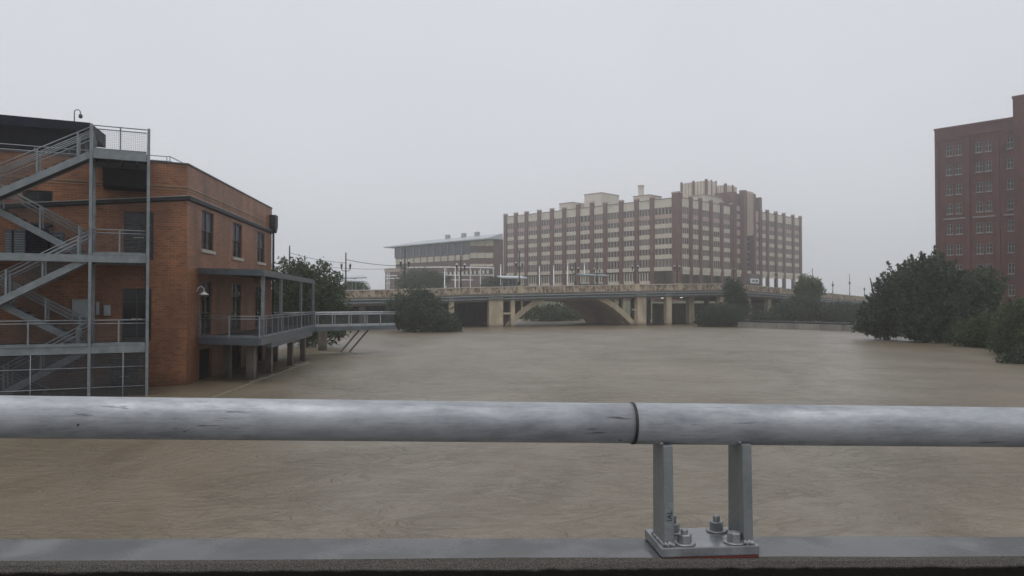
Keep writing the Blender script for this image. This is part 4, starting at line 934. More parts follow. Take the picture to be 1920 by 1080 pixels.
# ================================================================== STRIPED BRICK BLOCK (far, centre right)
OY = 250.0; OX = K(1272) * OY; OG = 4.8
ob = thing('striped_block', 'large brown brick block banded with cream panels and crowned piers', 'building', (OX, OY, OG), R(45))
q2 = math.sqrt(.5)
def a_right(px): k = K(px); return (k * OY - OX) / (q2 * (1 - k))
def b_left(px): k = K(px); return (OX - k * OY) / (q2 * (1 + k))
def zc(y): return at(1272, y, OY).z - OG
RL, LL = a_right(1500), b_left(947)
ZP = zc(370.5)                                    # parapet top
class Face:
    def __init__(s, right): s.right = right
    def box(s, mb, a0, a1, o0, o1, z0, z1):
        return mb.box(a0, a1, -o1, -o0, z0, z1) if s.right else mb.box(-o1, -o0, a0, a1, z0, z1)
    def pos(s, a, z): return (a, 0, z) if s.right else (0, a, z)
FR, FL = Face(True), Face(False)
aT0, aT1, aCh0, aCh1, aT2 = a_right(1370), a_right(1393), a_right(1393.5), a_right(1405), a_right(1425)
# body with open arcade: core mass above the ground floor, recessed core below
zs_bot, zs_top = zc(507), zc(499.5)               # cream string course
MB().box(0, RL, 0, LL, zs_bot, ZP - 1.2).build('wall', M['omb'], ob)
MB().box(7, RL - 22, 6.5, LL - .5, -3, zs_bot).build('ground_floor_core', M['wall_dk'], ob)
bl_first = b_left(1225)
MB().box(.05, 7, bl_first, LL, -3, zs_bot - .01).build('ground_floor_wall', M['omb'], ob)
sp_z = [zc(y) for y in (403.5, 421.5, 440.5, 460.5, 480)]
SPH = 1.45
win_rows = []
tops = [zc(386.5)] + [z - SPH / 2 for z in sp_z]; bots = [z + SPH / 2 for z in sp_z] + [zs_top]
for t_, b_ in zip(tops, bots): win_rows.append((b_, t_))
GL = [glass_mat('far_glass_a', (.03, .032, .036)), glass_mat('far_glass_b', (.06, .062, .068)), glass_mat('far_glass_blind', (.13, .125, .12), .4)]; grng = random.Random(3)
def bay(F, a0, a1, nw, pier=.75, tall=False, ptop=ZP, ground=True, rows=None, spm=M['cream'], wide=False):
    w0, w1 = a0 + pier, a1 - pier; w = w1 - w0
    # parapet panel
    F.box(MB(), w0, w1, 0, .35, zc(386.5), ptop).build('parapet_panel', M['cream'], ob)
    F.box(MB(), w0 - .05, w1 + .05, .02, .50, ptop, ptop + .18).build('parapet_cap', M['omb'], ob)
    # shared meshes for this bay, origin at the bay's left foot
    def mesh_of(fn, name, m): mb = MB(); fn(mb); return mb.mesh(name, m)
    for ri, (zb, zt) in enumerate(win_rows):
        h = zt - zb
        key = round(h, 2)
        gm = mesh_of(lambda mb: F.box(mb, 0, w, .02, .10, .02, h - .02), 'window', GL[grng.choice((0, 0, 1, 1, 2))])
        wi = put('window', gm, ob, F.pos(w0, zb))
        mb = MB()
        for i in range(nw + 1):
            c = w * i / nw; F.box(mb, max(0, c - .24), min(w, c + .24), .11, .30, .02, h - .02)
        mm = mb.mesh('mullion', M['omb2'] if True else M['omb']); put('mullion', mm, wi)['kind'] = 'stuff'
    pm = MB()
    F.box(pm, 0, w, .02, .28, -SPH / 2, SPH / 2)
    for i in range(1, nw): c = w * i / nw; F.box(pm, c - .14, c + .14, .281, .38, -SPH / 2, SPH / 2)
    pme = pm.mesh('spandrel_panel', spm); pme2 = None
    for ri, z in enumerate(sp_z):
        o = put('spandrel_panel', pme, ob, F.pos(w0, z))
        if ri == 0 and not wide:
            o.material_slots[0].link = 'OBJECT'; o.material_slots[0].material = M['cream2']
M['omb2'] = mat('brown_mullion', (0.33, 0.25, 0.21), 0.7, var=.1)
def pier(F, a, w, z1, o=.95, z0=-3, m=None): F.box(MB(), a - w / 2, a + w / 2, .0, o, z0, z1).build('pier', m or M['omb'], ob); F.box(MB(), a - w / 2 - .1, a + w / 2 + .1, .0, o + .1, z1, z1 + .5).build('pier_cap', M['cream2'], ob)
lp = [1272, 1225, 1196, 1167, 1137, 1112, 1086, 1060, 1037, 1013, 989, 969, 948]
lb = [b_left(p) for p in lp]
for i in range(len(lb) - 1):
    bay(FL, lb[i], lb[i + 1], 6 if i == 0 else (3 if i == 5 else 4), pier=.8)
for i, b in enumerate(lb): pier(FL, b + (.9 if i == 0 else (-.5 if i == len(lb) - 1 else 0)), 2.0 if i == 0 else 1.6, ZP + (1.5 if i in (0, 5, 6) else .8), z0=-3 if i < 2 else -3)
rp_ = [1272, 1293, 1311, 1331, 1351, 1370]
ra = [a_right(p) for p in rp_]
for i in range(5): bay(FR, ra[i], ra[i + 1], 4, pier=.8)
for i, a in enumerate(ra): pier(FR, a + (.0 if i == 0 else 0), 2.0 if i == 0 else 1.5, ZP + (1.5 if i == 0 else .8))
rp2 = [1408, 1424, 1437, 1453, 1468, 1485, 1500]
rb = [a_right(p) for p in rp2]
for i in range(6): bay(FR, rb[i], rb[i + 1], 4 if i not in (0, 5) else 3, pier=.8 if i not in (0, 5) else 1.4, spm=M['cream'] if i not in (0,) else M['cream2'])
for i, a in enumerate(rb[1:]): pier(FR, a - (.6 if i == 5 else 0), 1.5, ZP + .8)
# string course and ground floor
FL.box(MB(), -.9, LL, .0, .75, zs_bot, zs_top - .05).build('string_course', M['cream'], ob)
FR.box(MB(), -.7, RL, .0, .72, zs_bot, zs_top - .05).build('string_course', M['cream'], ob)
FR.box(MB(), 0, RL, .0, .55, zs_bot - 1.2, zs_bot - .002).build('string_course', M['cream'], ob)
for i in range(1, len(lb) - 1):                              # tall ground-floor windows of the left face
    w0, w1 = lb[i] + 1.0, lb[i + 1] - 1.0; z0, z1 = zc(525.5), zc(509.5)
    wi = FL.box(MB(), w0, w1, .05, .1, z0, z1).build('window', M['glass'], ob); mb = MB()
    for j in range(5): c = w0 + (w1 - w0) * j / 4; FL.box(mb, c - .2, c + .2, .1, .32, z0, z1)
    mb.build('mullion', M['cream'], wi, kind='stuff'); FL.box(MB(), w0, w1, .05, .5, z0 - 1.3, z0 - .002).build('sill_panel', M['cream'], ob)
# entrance stair tower with cream chute
zt1 = at(1388, 361, 250 + aT0 * q2 + 6).z - OG; zt0 = at(1375, 360, 250 + aT0 * q2).z - OG; zt2 = at(1418, 371, 250 + q2 * aT2).z - OG
MB().box(aT0, aT2, .3, 16, ZP - 1.3, zt2).build('tower_wall', M['omb'], ob)
FR.box(MB(), aT0, aT0 + 2.2, 0, 1.4, -3, zt0).build('pier', M['omb'], ob)
FR.box(MB(), a_right(1387), a_right(1393), 0, 1.9, -3, zt1 + .6).build('pier', M['omb'], ob)
FR.box(MB(), a_right(1405.5), a_right(1409.5), 0, 1.9, -3, zt1).build('pier', M['omb'], ob)
FR.box(MB(), aT2 - 1.5, aT2, 0, 1.0, -3, zt2).build('pier', M['omb'], ob)
zch = zc(425)
ch = FR.box(MB(), a_right(1393.2), a_right(1405.3), .0, 1.4, zch, zt1 + .2).build('chute_panel', M['cream'], ob)
mb = MB(); c0, c1 = a_right(1393.2), a_right(1405.3)
for j in range(5):
    c = c0 + (c1 - c0) * j / 4; FR.box(mb, c - .22, c + .22, 1.401, 1.75, zch + .5, zt1 + .6)
mb.build('fin', M['cream2'], ch, kind='stuff')
FR.box(MB(), a_right(1393.2), a_right(1405.3), .0, .12, zs_top + .2, zch - .01).build('stair_glazing', M['glass'], ob)
mb = MB()
for j in range(7): z = zs_top + 1 + (zch - zs_top - 1.5) * j / 6; FR.box(mb, c0 + .3, c1 - .3, .121, .5, z, z + .5)
mb.build('stair_landing', M['steel_dk'], ob, kind='stuff')
for px0, px1 in ((1372.5, 1386.5), (1410, 1421)):              # side bays of the tower
    c0_, c1_ = a_right(px0), a_right(px1)
    for z in sp_z + [zc(388), zc(371) if px0 < 1400 else zc(378)]: FR.box(MB(), c0_, c1_, .0, .4, z - .9, z + .9).build('spandrel_panel', M['cream2'], ob)
# entrance sign and arcade columns / lamps
FR.box(MB(), a_right(1392), a_right(1412), .0, 2.6, zc(521) - .2, zs_bot + .0).build('entrance_canopy', M['wall_dk'], ob)
sg = FR.box(MB(), a_right(1394.5), a_right(1410.5), 2.61, 2.8, zc(527), zc(517)).build('sign_board', M['white'], ob)
lt = MB(); rr = random.Random(8)                                # two short words, too far off to read
for k in range(7):
    if k == 3: continue
    px = 1397.6 + 1.5 * k; lt.box(a_right(px), a_right(px + 1.15), -2.86, -2.81, zc(524.2), zc(519.8))
lt.build('sign_lettering', M['ink'], sg, kind='stuff')
# mechanical penthouses on the roof
def hut(px0, px1, yt, yb, Y, m, dep=9, ribs=0, cap=True, capm=None):
    p0 = at(px0, yt, Y); p1 = at(px1, yt, Y); zt = p0.z - OG; zb = ZP - 1.4
    inv = ob.matrix_basis.inverted()
    c0 = Vector((p0.x - OX, p0.y - OY, 0)); c1 = Vector((p1.x - OX, p1.y - OY, 0))
    rot = Matrix.Rotation(-R(45), 3, 'Z'); c0, c1 = rot @ c0, rot @ c1
    return c0, c1, zb, zt
def penthouse(pxa, pxc, pxb, yt, Yc, m, ribs=0, top=None):
    """box whose near corner stands under pixel column pxc, faces running to pxa (left) and pxb (right)"""
    Kc = K(pxc); X = Kc * Yc; la = (X - K(pxa) * Yc) / (q2 * (1 + K(pxa))); lb_ = (K(pxb) * Yc - X) / (q2 * (1 - K(pxb)))
    zt = at(pxc, yt, Yc).z - OG; rel = Matrix.Rotation(-R(45), 3, 'Z') @ Vector((X - OX, Yc - OY, 0)); zb = ZP - 1.25
    o = MB().box(rel.x, rel.x + lb_, rel.y, rel.y + la, zb, zt).build('penthouse', m, ob)
    MB().box(rel.x - .15, rel.x + lb_ + .15, rel.y - .15, rel.y + la + .15, zt, zt + .35).build('coping', M['omb2'] if not ribs else M['cream2'], o)
    if ribs:
        mb = MB(); mb2 = MB()
        for i in range(ribs + 1):
            c = la * i / ribs; (mb2 if i % 4 == 0 else mb).box(rel.x - .45, rel.x, rel.y + c - .35, rel.y + c + .35, zb, zt + (1.0 if i % 4 == 0 else .5))
            c = lb_ * i / ribs; (mb2 if i % 4 == 0 else mb).box(rel.x + c - .35, rel.x + c + .35, rel.y - .45, rel.y, zb, zt + (1.0 if i % 4 == 0 else .5))
        mb.build('rib', M['cream'], o, kind='stuff'); mb2.build('rib', M['omb'], o, kind='stuff')
    return o
penthouse(1049, 1074, 1097, 380, 306, M['omw']); penthouse(1096, 1128, 1161, 362, 300, M['omw']); penthouse(1188, 1218, 1241, 366, 285, M['omw'])
penthouse(1279, 1325, 1342, 341, 276, M['cream'], 8); penthouse(1330, 1361, 1380, 349, 286, M['cream2'], 6)
ps = penthouse(1300, 1322, 1366, 366, 268, M['omw'])
p = at(1202, 360, 290); rel = Matrix.Rotation(-R(45), 3, 'Z') @ Vector((p.x - OX, p.y - OY, 0)); zt = at(1202, 350, 290).z - OG
MB().box(rel.x - .8, rel.x + .8, rel.y - .8, rel.y + .8, ZP - 1.2, zt).build('chimney', M['omw'], ob)
MB().box(rel.x - .95, rel.x + .95, rel.y - .95, rel.y + .95, zt, zt + .5).build('chimney_cap', M['sill'], ob)

# ================================================================== HIP-ROOFED ACADEMIC BUILDING (far, left of the block)
AY = 240.0; AX = K(926) * AY; AG = 4.6
ab = thing('academic_building', 'hip roofed brown brick building with glazed top floor and cream panels', 'building', (AX, AY, AG), R(45))
def ab_(px): k = K(px); return (AX - k * AY) / (q2 * (1 + k))
def az(px, y): b = ab_(px); return at(px, y, AY + b * q2).z - AG
FA_ = Face(False)
bE, bM = ab_(742), ab_(882)
zr = az(926, 447)
zg = az(926, 466.5)
def abox(mb, a0, a1, o0, o1, z0, z1): return mb.box(-o1, -o0, a0, a1, z0, z1)
MB().prism([(0, 0), (4.2, 0), (22, 22), (22, bE), (0, bE)], -3, zr).build('wall', M['abrick'], ab)
bW = ab_(722)
abox(MB(), bE, bW, -14, .0, -3, az(735, 503)).build('wing_wall', M['abrick'], ab)
abox(MB(), bE - 3, bW, .0, .3, az(735, 510), az(735, 503) + .02).build('spandrel_panel', M['cream2'], ab)
rf = MB()
ov = 3.0; e0, e1 = -1.0, bE + 3.6
ridge = zr + 1.7
rf.hexa([(-ov, e0, zr), (3.2, e0, zr), (3.2, e1, zr), (-ov, e1, zr), (2.6, e0 + .3, ridge), (3.2, e0 + .3, ridge), (3.2, e1 - 15, ridge), (2.6, e1 - 15, ridge)])
rf.hexa([(-ov, e0, zr - .35), (3.2, e0, zr - .35), (3.2, e1, zr - .35), (-ov, e1, zr - .35), (-ov, e0, zr - .003), (3.2, e0, zr - .003), (3.2, e1, zr - .003), (-ov, e1, zr - .003)])
ro = rf.build('roof', M['roof'], ab)
for px in (831, 861, 886): b = ab_(px); MB().box(1.6, 2.8, b - .5, b + .9, ridge - .7, ridge + 1.2).build('vent', M['box'], ro)
# glazed storey
zb, zt = az(926, 480) + 0, zr - .36
y_gl0, y_gl1 = az(800, 480.5), zr - .4
n_ = 11
for i in range(n_):
    a0 = bM + (bE - bM) * i / n_ + .15; a1 = bM + (bE - bM) * (i + 1) / n_ - .15
    wi = abox(MB(), a0, a1, .05, .15, az(812, 480), zr - .36).build('window', M['glass_b'], ab)
    abox(MB(), a1, a1 + .3, .0, .5, az(812, 480), zr - .36).build('mullion', M['box'], wi)
    pz1, pz0 = az(812, 481.5), az(812, 491)
    abox(MB(), a0 + .2, a1 - .2, .0, .3, pz0, pz1).build('spandrel_panel', M['cream'], ab)
for k, px in enumerate((889, 903, 918)):
    for j, (ya, yb_) in enumerate(((450, 461), (474, 484), (495, 500))):
        b = ab_(px); w_ = 1.7; z1, z0 = az(px, ya - 1 + 1), az(px, yb_)
        abox(MB(), b - w_, b + w_, .0, .3, z0, min(z1, zr - .4)).build('spandrel_panel', M['cream'], ab)
for i in range(13):
    b = ab_(830) + (ab_(922) - ab_(830)) * i / 12; z1, z0 = az(880, 508), az(880, 514.5)
    wi = abox(MB(), b - 1.2, b + 1.2, .02, .12, z0, z1).build('window', M['glass'], ab); abox(MB(), b + 1.2, b + 2.2, .0, .25, z0, z1).build('jamb', M['cream'], wi)
# white trellis before it
tr = thing('white_trellis', 'white steel trellis with slim posts before the hip roofed building', 'trellis', tuple(Vector((K(860) * 196, 196, 5.2))))
def trp(px, y, Y=196): p = at(px, y, Y); return (p.x - K(860) * 196, p.y - 196, p.z - 5.2)
MB().tube([trp(x, 502.5 - 1.5 * math.cos((x - 830) / 60)) for x in (762, 785, 810, 835, 860, 885, 910, 927)], .16, 6).build('beam', M['white'], tr)
MB().tube([trp(830, 516), trp(925, 516)], .12, 6).build('beam', M['white'], tr)
MB().tube([trp(828, 525), trp(888, 525)], .12, 6).build('beam', M['white'], tr)
for px, yt in ((836, 503), (901, 503), (925, 502), (861, 503), (882, 503)): MB().tube([trp(px, yt), (trp(px, yt)[0], 0, 0)], .14, 6).build('post', M['white'], tr)
tr2 = thing('white_pergola', 'white steel pergola frame at the low wing of the hip roofed building', 'pergola', tuple(Vector((K(735) * 196, 196, 5.2))))
def trq(px, y, Y=196): p = at(px, y, Y); return (p.x - K(735) * 196, p.y - 196, p.z - 5.2)
for y in (517, 522, 531): MB().tube([trq(723, y), trq(752, y)], .12, 6).build('beam', M['white'], tr2)
for px in (726, 729.5, 752): MB().tube([trq(px, 511), (trq(px, 511)[0], 0, 0)], .13, 6).build('post', M['white'], tr2)

# ================================================================== OXBLOOD BRICK TOWER (right)
JY = 125.0; JX = K(1755) * JY; ja = math.atan2(-8.4, 7.7)
jb = thing('dark_brick_building', 'dark red brick high rise with paired white framed windows behind the trees', 'building', (JX, JY, 0), ja)
jd = Vector((math.cos(ja), math.sin(ja), 0))
def js(px): k = K(px); return (k * JY - JX) / (jd.x - k * jd.y)
def jz(px, y): s = js(px); return at(px, y, JY + jd.y * s).z
JT = jz(1755, 246); JL = js(1906)
wins = []
rows = [jz(1755, y) for y in (299, 334, 370.5, 406, 445, 483, 520, 557, 594)]
# window centres: rows measured on the first column
colpx = [(1776.5, 1788), (1793.5, 1805), (1832, 1844.5), (1850, 1861.5), (1890.5, 1903)]
ref = [js(1782), ]
def rz(px, y): return jz(px, y)
ycol = [282, 318, 355, 391, 429.5, 468, 506, 545, 584]
zrow = [jz(1791, y) for y in ycol]
WH = 19.0 / FPX * (JY + jd.y * js(1791))
ops = []
for p0, p1 in colpx:
    for z in zrow: ops.append((js(p0), js(p1), z - WH / 2, z + WH / 2))
mb = MB(); jA = Vector((0, 0, 0)); jn = Vector((0, -1, 0))
wall_open(mb, Vector((0, 0, 0)), Vector((1, 0, 0)), jn, JL, -1, JT, ops, rev=.2)
mb.quad([(0, 14, -1), (0, 0, -1), (0, 0, JT), (0, 14, JT)], [(0, 0), (14, 0), (14, JT), (0, JT)])
mb.quad([(0, 0, JT - .3), (JL, 0, JT - .3), (JL, 14, JT - .3), (0, 14, JT - .3)])
mb.quad([(JL, 14, -1), (0, 14, -1), (0, 14, JT), (JL, 14, JT)], [(0, 0), (14, 0), (14, JT), (0, JT)])
mb.build('wall', M['jail'], jb)
JT2 = jz(1908, 187)
mb = MB(); z0 = -1
wall_open(mb, Vector((JL, -.9, 0)), Vector((1, 0, 0)), jn, 12, -1, JT2, [(2.2 + 3.2 * i, 3.5 + 3.2 * i, z - WH / 2, z + WH / 2) for i in range(3) for z in zrow], rev=.2)
mb.quad([(JL, 14, -1), (JL, -.9, -1), (JL, -.9, JT2), (JL, 14, JT2)], [(0, 0), (15, 0), (15, JT2), (0, JT2)])
mb.quad([(JL, -.9, JT2), (JL + 12, -.9, JT2), (JL + 12, 14, JT2), (JL, 14, JT2)])
mb.build('corner_tower_wall', M['jail'], jb)
MB().box(-.08, JL, -.12, .3, JT, JT + .35).build('coping', M['jail2'], jb)
MB().box(JL - .1, JL + 12, -1.02, .3, JT2, JT2 + .4).build('coping', M['jail2'], jb)
for px0, px1 in ((1756, 1762), (1812.5, 1821), (1869, 1877)):
    MB().box(js(px0), js(px1), -.22, .0, -1, JT - 1.9).build('pilaster', M['jail2'], jb)
MB().box(0, JL, -.10, .0, JT - 1.55, JT - 1.3).build('string_course', M['jail2'], jb)
for i, (p0, p1) in enumerate(colpx):
    if i % 2 == 0: 
        e_ = js(colpx[i + 1][1]) if i < 4 else js(p1)
        for z in (zrow[0] + 1.75, zrow[4] + 1.6): MB().box(js(p0) - .5, min(e_ + .5, JL - .02), -.10, .0, z, z + .22).build('lintel', M['jtrim'] if z == zrow[4] + 1.6 else M['jail2'], jb)
for (a, b, c, e) in ops + [(JL + 2.2 + 3.2 * i, JL + 3.5 + 3.2 * i, z - WH / 2, z + WH / 2) for i in range(3) for z in zrow]:
    o_ = -.9 if a > JL else 0
    fr = MB(); t = .09; d0, d1 = o_ + .10, o_ + .18
    fr.box(a, a + t, d0, d1, c, e); fr.box(b - t, b, d0, d1, c, e); fr.box(a + t, b - t, d0, d1, c, c + t); fr.box(a + t, b - t, d0, d1, e - t, e)
    m_ = (a + b) / 2; h_ = c + (e - c) * .55; fr.box(m_ - .05, m_ + .05, d0, d1, c + t, e - t); fr.box(a + t, m_ - .05, d0, d1, h_ - .04, h_ + .06); fr.box(m_ + .05, b - t, d0, d1, h_ - .04, h_ + .06)
    f = fr.build('window', M['jtrim'], jb); MB().box(a + .02, b - .02, o_ + .182, o_ + .195, c + .02, e - .02).build('pane', M['glass'], f)
    MB().box(a - .1, b + .1, o_ - .10, o_ + .1, c - .16, c - .004).build('sill', M['jtrim'], f)

# ================================================================== TREES
def crown(name, parent, blobs, tufts, per, leaf, m, seed, L_tuft=.9, wid=.3, up=.45, droop=0.0, zmin=None, spikes=()):
    rng = np.random.default_rng(seed); bl = np.array(blobs, float)
    vol = np.cbrt(bl[:, 3] * bl[:, 4] * bl[:, 5]) ** 2; pick = rng.choice(len(bl), tufts, p=vol / vol.sum()); B = bl[pick]
    d = rng.normal(size=(tufts, 3)); d /= np.linalg.norm(d, axis=1)[:, None]
    rad = rng.uniform(.12, 1, tufts) ** .42
    c = B[:, :3] + d * B[:, 3:6] * rad[:, None]
    ax = d * np.array([1, 1, .7]) + np.array([0, 0, up]) + rng.normal(size=(tufts, 3)) * .35
    ax[:, 2] -= droop; ax /= np.linalg.norm(ax, axis=1)[:, None]
    N = tufts * per; T = np.repeat(np.arange(tufts), per); u = rng.uniform(-.35, 1, N)
    size = L_tuft * rng.uniform(.6, 1.4, tufts)
    pos = c[T] + ax[T] * (u * size[T])[:, None] + rng.normal(size=(N, 3)) * (wid * (1.15 - np.clip(u, 0, 1)))[:, None]
    for (p0, p1) in spikes:
        k = 170; uu = rng.uniform(0, 1, k) ** .8; a0, a1 = np.array(p0), np.array(p1)
        sp = a0 + (a1 - a0) * uu[:, None] + rng.normal(size=(k, 3)) * (.34 * (1.05 - uu) + .03)[:, None]
        pos = np.vstack([pos, sp]); T = np.concatenate([T, np.full(k, rng.integers(tufts))]); u = np.concatenate([u, uu])
    N = len(pos)
    if zmin is not None: keep = pos[:, 2] > zmin; pos = pos[keep]; T = T[keep]; u = u[keep]; N = len(pos)
    n1 = ax[T] * .6 + rng.normal(size=(N, 3)) * .8; n1 /= np.linalg.norm(n1, axis=1)[:, None]
    n2 = np.cross(n1, rng.normal(size=(N, 3))); n2 /= np.linalg.norm(n2, axis=1)[:, None]
    s = leaf * rng.uniform(.6, 1.35, N)[:, None]
    V = np.stack([pos - n1 * s, pos + n2 * s * .42, pos + n1 * s, pos - n2 * s * .42], 1).reshape(-1, 3)
    me = bpy.data.meshes.new(name); me.vertices.add(4 * N); me.vertices.foreach_set('co', V.astype('f').ravel())
    me.loops.add(4 * N); me.loops.foreach_set('vertex_index', np.arange(4 * N, dtype='i'))
    me.polygons.add(N); me.polygons.foreach_set('loop_start', np.arange(0, 4 * N, 4, dtype='i')); me.polygons.foreach_set('loop_total', np.full(N, 4, 'i'))
    tint = rng.uniform(0, 1, tufts)
    val = np.clip(.55 * tint[T] + .35 * rng.uniform(0, 1, N) + .15 * np.clip(u, 0, 1), 0, 1)
    at_ = me.attributes.new('v', 'FLOAT', 'FACE'); at_.data.foreach_set('value', val.astype('f'))
    me.update(); me.validate(); me.materials.append(m)
    o = bpy.data.objects.new('crown', me); COL.objects.link(o); o.parent = parent
    return c
def tree(name, label, cat, base, blobs, tufts, per, leaf, m, seed, trunk=.25, group=None, multi=1, **kw):
    t = thing(name, label, cat, base, 0, group)
    c = crown(name, t, blobs, tufts, per, leaf, m, seed, **kw)
    rng = random.Random(seed); q = MB(); bl = blobs[0]; top = max(b[2] + b[5] * .6 for b in blobs)
    zlow = -1.2
    for k in range(multi):
        ox, oy = (0, 0) if multi == 1 else (rng.uniform(-.6, .6) * bl[3], rng.uniform(-.6, .6) * bl[4])
        pts = [(ox, oy, zlow)]
        for j in range(1, 6): pts.append((ox + (bl[0] - ox) * j / 6 + rng.uniform(-.12, .12), oy + (bl[1] - oy) * j / 6 + rng.uniform(-.12, .12), zlow + (top - zlow) * j / 5))
        q.tube(pts, [trunk * (1.25, 1, .8, .6, .4, .15)[j] / (1 if multi == 1 else 1.6) for j in range(6)], 8)
        for j in range(14):
            e = Vector(c[rng.randrange(len(c))]); s = Vector(pts[rng.choice((1, 2, 3, 3, 4))]); mdl = s.lerp(e, .5) + Vector((rng.uniform(-.3, .3), rng.uniform(-.3, .3), .25))
            q.tube([s, mdl, e], [trunk * .32, trunk * .2, trunk * .05], 5)
    q.build('trunk', M['bark'], t, True)
    return t
def B(px, py, Y, rx, ry, rz, base): p = at(px, py, Y); return (p.x - base[0], p.y - base[1], p.z - base[2], rx, ry, rz)
# right bank: big dark cypress-like trees
def big(px, yb, label, bl, tufts, per, leaf, m, seed, name='cypress_tree', cat='tree', group='trees on the right bank', zb=0.0, tips=(), **kw):
    b = on_z(px, yb, zb); base = (b.x, b.y, 0.0); rs = random.Random(seed)
    if tips: kw['spikes'] = [(tuple(at(x1, y1, b.y + rs.uniform(-1, 1)) - Vector(base)), tuple(at(x2, y2, b.y + rs.uniform(-1.2, .8)) - Vector(base))) for x1, y1, x2, y2 in tips]
    return tree(name, label, cat, base, [B(x, y, b.y + dy, rx, ry, rz, base) for x, y, dy, rx, ry, rz in bl], tufts, per, leaf, m, seed, group=group, zmin=.02, **kw)
big(1668, 637, 'dark cypress leaning over the flood at the end of the tree line', [(1625, 607, 0, 1.0, 1.3, .9), (1645, 590, 0, 1.3, 1.5, 1.4), (1662, 615, 0, 2.2, 1.8, 1.1), (1668, 570, 0, 1.4, 1.6, 1.9), (1690, 590, 0, 2.0, 2, 2.0), (1690, 545, 1, 1.2, 1.6, 1.7), (1668, 535, 1, .55, .8, 1.3)], 560, 36, .16, M['leafA'], 11, trunk=.3, L_tuft=1.0, wid=.17, up=.75, tips=[(1680, 545, 1664, 490), (1675, 555, 1652, 514), (1660, 565, 1638, 531), (1650, 580, 1624, 555), (1640, 600, 1610, 582), (1690, 530, 1684, 495), (1640, 610, 1606, 606), (1660, 545, 1645, 522), (1700, 530, 1697, 488), (1650, 615, 1622, 626)])
big(1735, 642, 'tallest dark cypress with jagged top before the dark brick building', [(1738, 585, 0, 2.6, 2.4, 2.6), (1712, 540, 1, 1.3, 1.6, 1.9), (1722, 517, 1, .6, 1, 1.4), (1741, 522, 1, 1.0, 1.2, 1.7), (1757, 517, 2, .8, 1, 1.9), (1772, 545, 1, 1.7, 1.8, 2.2), (1745, 622, 0, 3.0, 2.2, 1.1)], 760, 36, .16, M['leafA'], 12, trunk=.35, L_tuft=1.0, wid=.17, up=.9, tips=[(1715, 525, 1709, 478), (1730, 520, 1727, 472), (1758, 520, 1753, 460), (1745, 520, 1740, 488), (1765, 520, 1768, 474), (1705, 535, 1694, 494), (1780, 530, 1783, 490), (1790, 545, 1800, 508), (1720, 530, 1718, 492)])
big(1815, 640, 'dark rounded oak covering the lower windows of the dark brick building', [(1822, 560, 3, 2.3, 2.2, 2.6), (1840, 540, 4, 1.6, 1.8, 1.7), (1800, 600, 0, 2.4, 2, 1.9)], 560, 34, .17, M['leafA'], 13, name='oak_tree', trunk=.3, L_tuft=.8, wid=.3)
big(1855, 652, 'low bushy shrub at the water line below the dark oak', [(1862, 625, 0, 1.7, 1.6, 1.4), (1825, 632, 2, 1.6, 1.5, 1.1), (1885, 610, 1, 1.4, 1.4, 1.3)], 420, 34, .13, M['leafB'], 14, name='bank_shrub', cat='shrub', trunk=.12, L_tuft=.7, wid=.25)
big(1912, 664, 'leafy shrub dipping branches into the flood at the bank corner', [(1915, 620, 0, 1.9, 1.6, 1.9), (1895, 650, 0, 1.2, 1.1, .7), (1935, 600, 1, 1.8, 1.6, 1.6)], 420, 34, .12, M['leafB'], 15, name='bank_shrub', cat='shrub', trunk=.12, L_tuft=.7, wid=.25)
big(1908, 681, 'half drowned branch clump lying on the flood by the right bank', [(1905, 676, 0, .9, .6, .28), (1925, 672, 0, .8, .6, .4)], 90, 26, .10, M['leafC'], 16, name='drowned_shrub', cat='shrub', trunk=.06, L_tuft=.5, wid=.15)
# left tree behind the gangway
big(575, 650, 'loose green tree behind the gangway beside the brick warehouse', [(572, 560, 1, 2.7, 2.2, 2.6), (548, 520, 1, 1.7, 1.6, 1.5), (600, 530, 1.5, 1.7, 1.6, 1.6), (618, 570, 1, 1.4, 1.5, 1.7), (535, 570, 0, 1.8, 1.6, 1.9), (580, 612, 0, 2.2, 1.6, .9), (560, 630, 0, 1.4, 1.2, .5), (605, 628, -.5, 1.6, 1.2, .6), (625, 615, 0, 1.2, 1.2, .6)], 760, 30, .15, M['leafB'], 21, name='river_tree', group=None, trunk=.22, L_tuft=.75, wid=.28, up=.3)
# bush in the water before the bridge
big(790, 622, 'dark weeping bush standing in the flood at the gangway end', [(785, 585, 0, 3.1, 2.6, 2.4), (815, 600, 0, 2.8, 2.4, 1.7), (760, 580, 0, 2.2, 2, 2.4), (840, 612, 0, 1.5, 1.5, .9), (792, 565, 1, 1.9, 1.8, 1.7)], 900, 30, .17, M['leafC'], 22, name='weeping_bush', cat='bush', group=None, trunk=.16, L_tuft=1.0, wid=.25, up=0, droop=.55)
# behind gangway, below the bridge
big(690, 612, 'green thicket under the bridge behind the gangway', [(690, 588, 6, 4.0, 3, 1.9), (655, 590, 4, 3.0, 2.5, 1.7), (725, 580, 6, 2.4, 2.2, 2.0)], 420, 28, .18, M['leafB'], 23, name='thicket', cat='bush', group='thickets below the bridge', trunk=.12, L_tuft=.8, wid=.35)
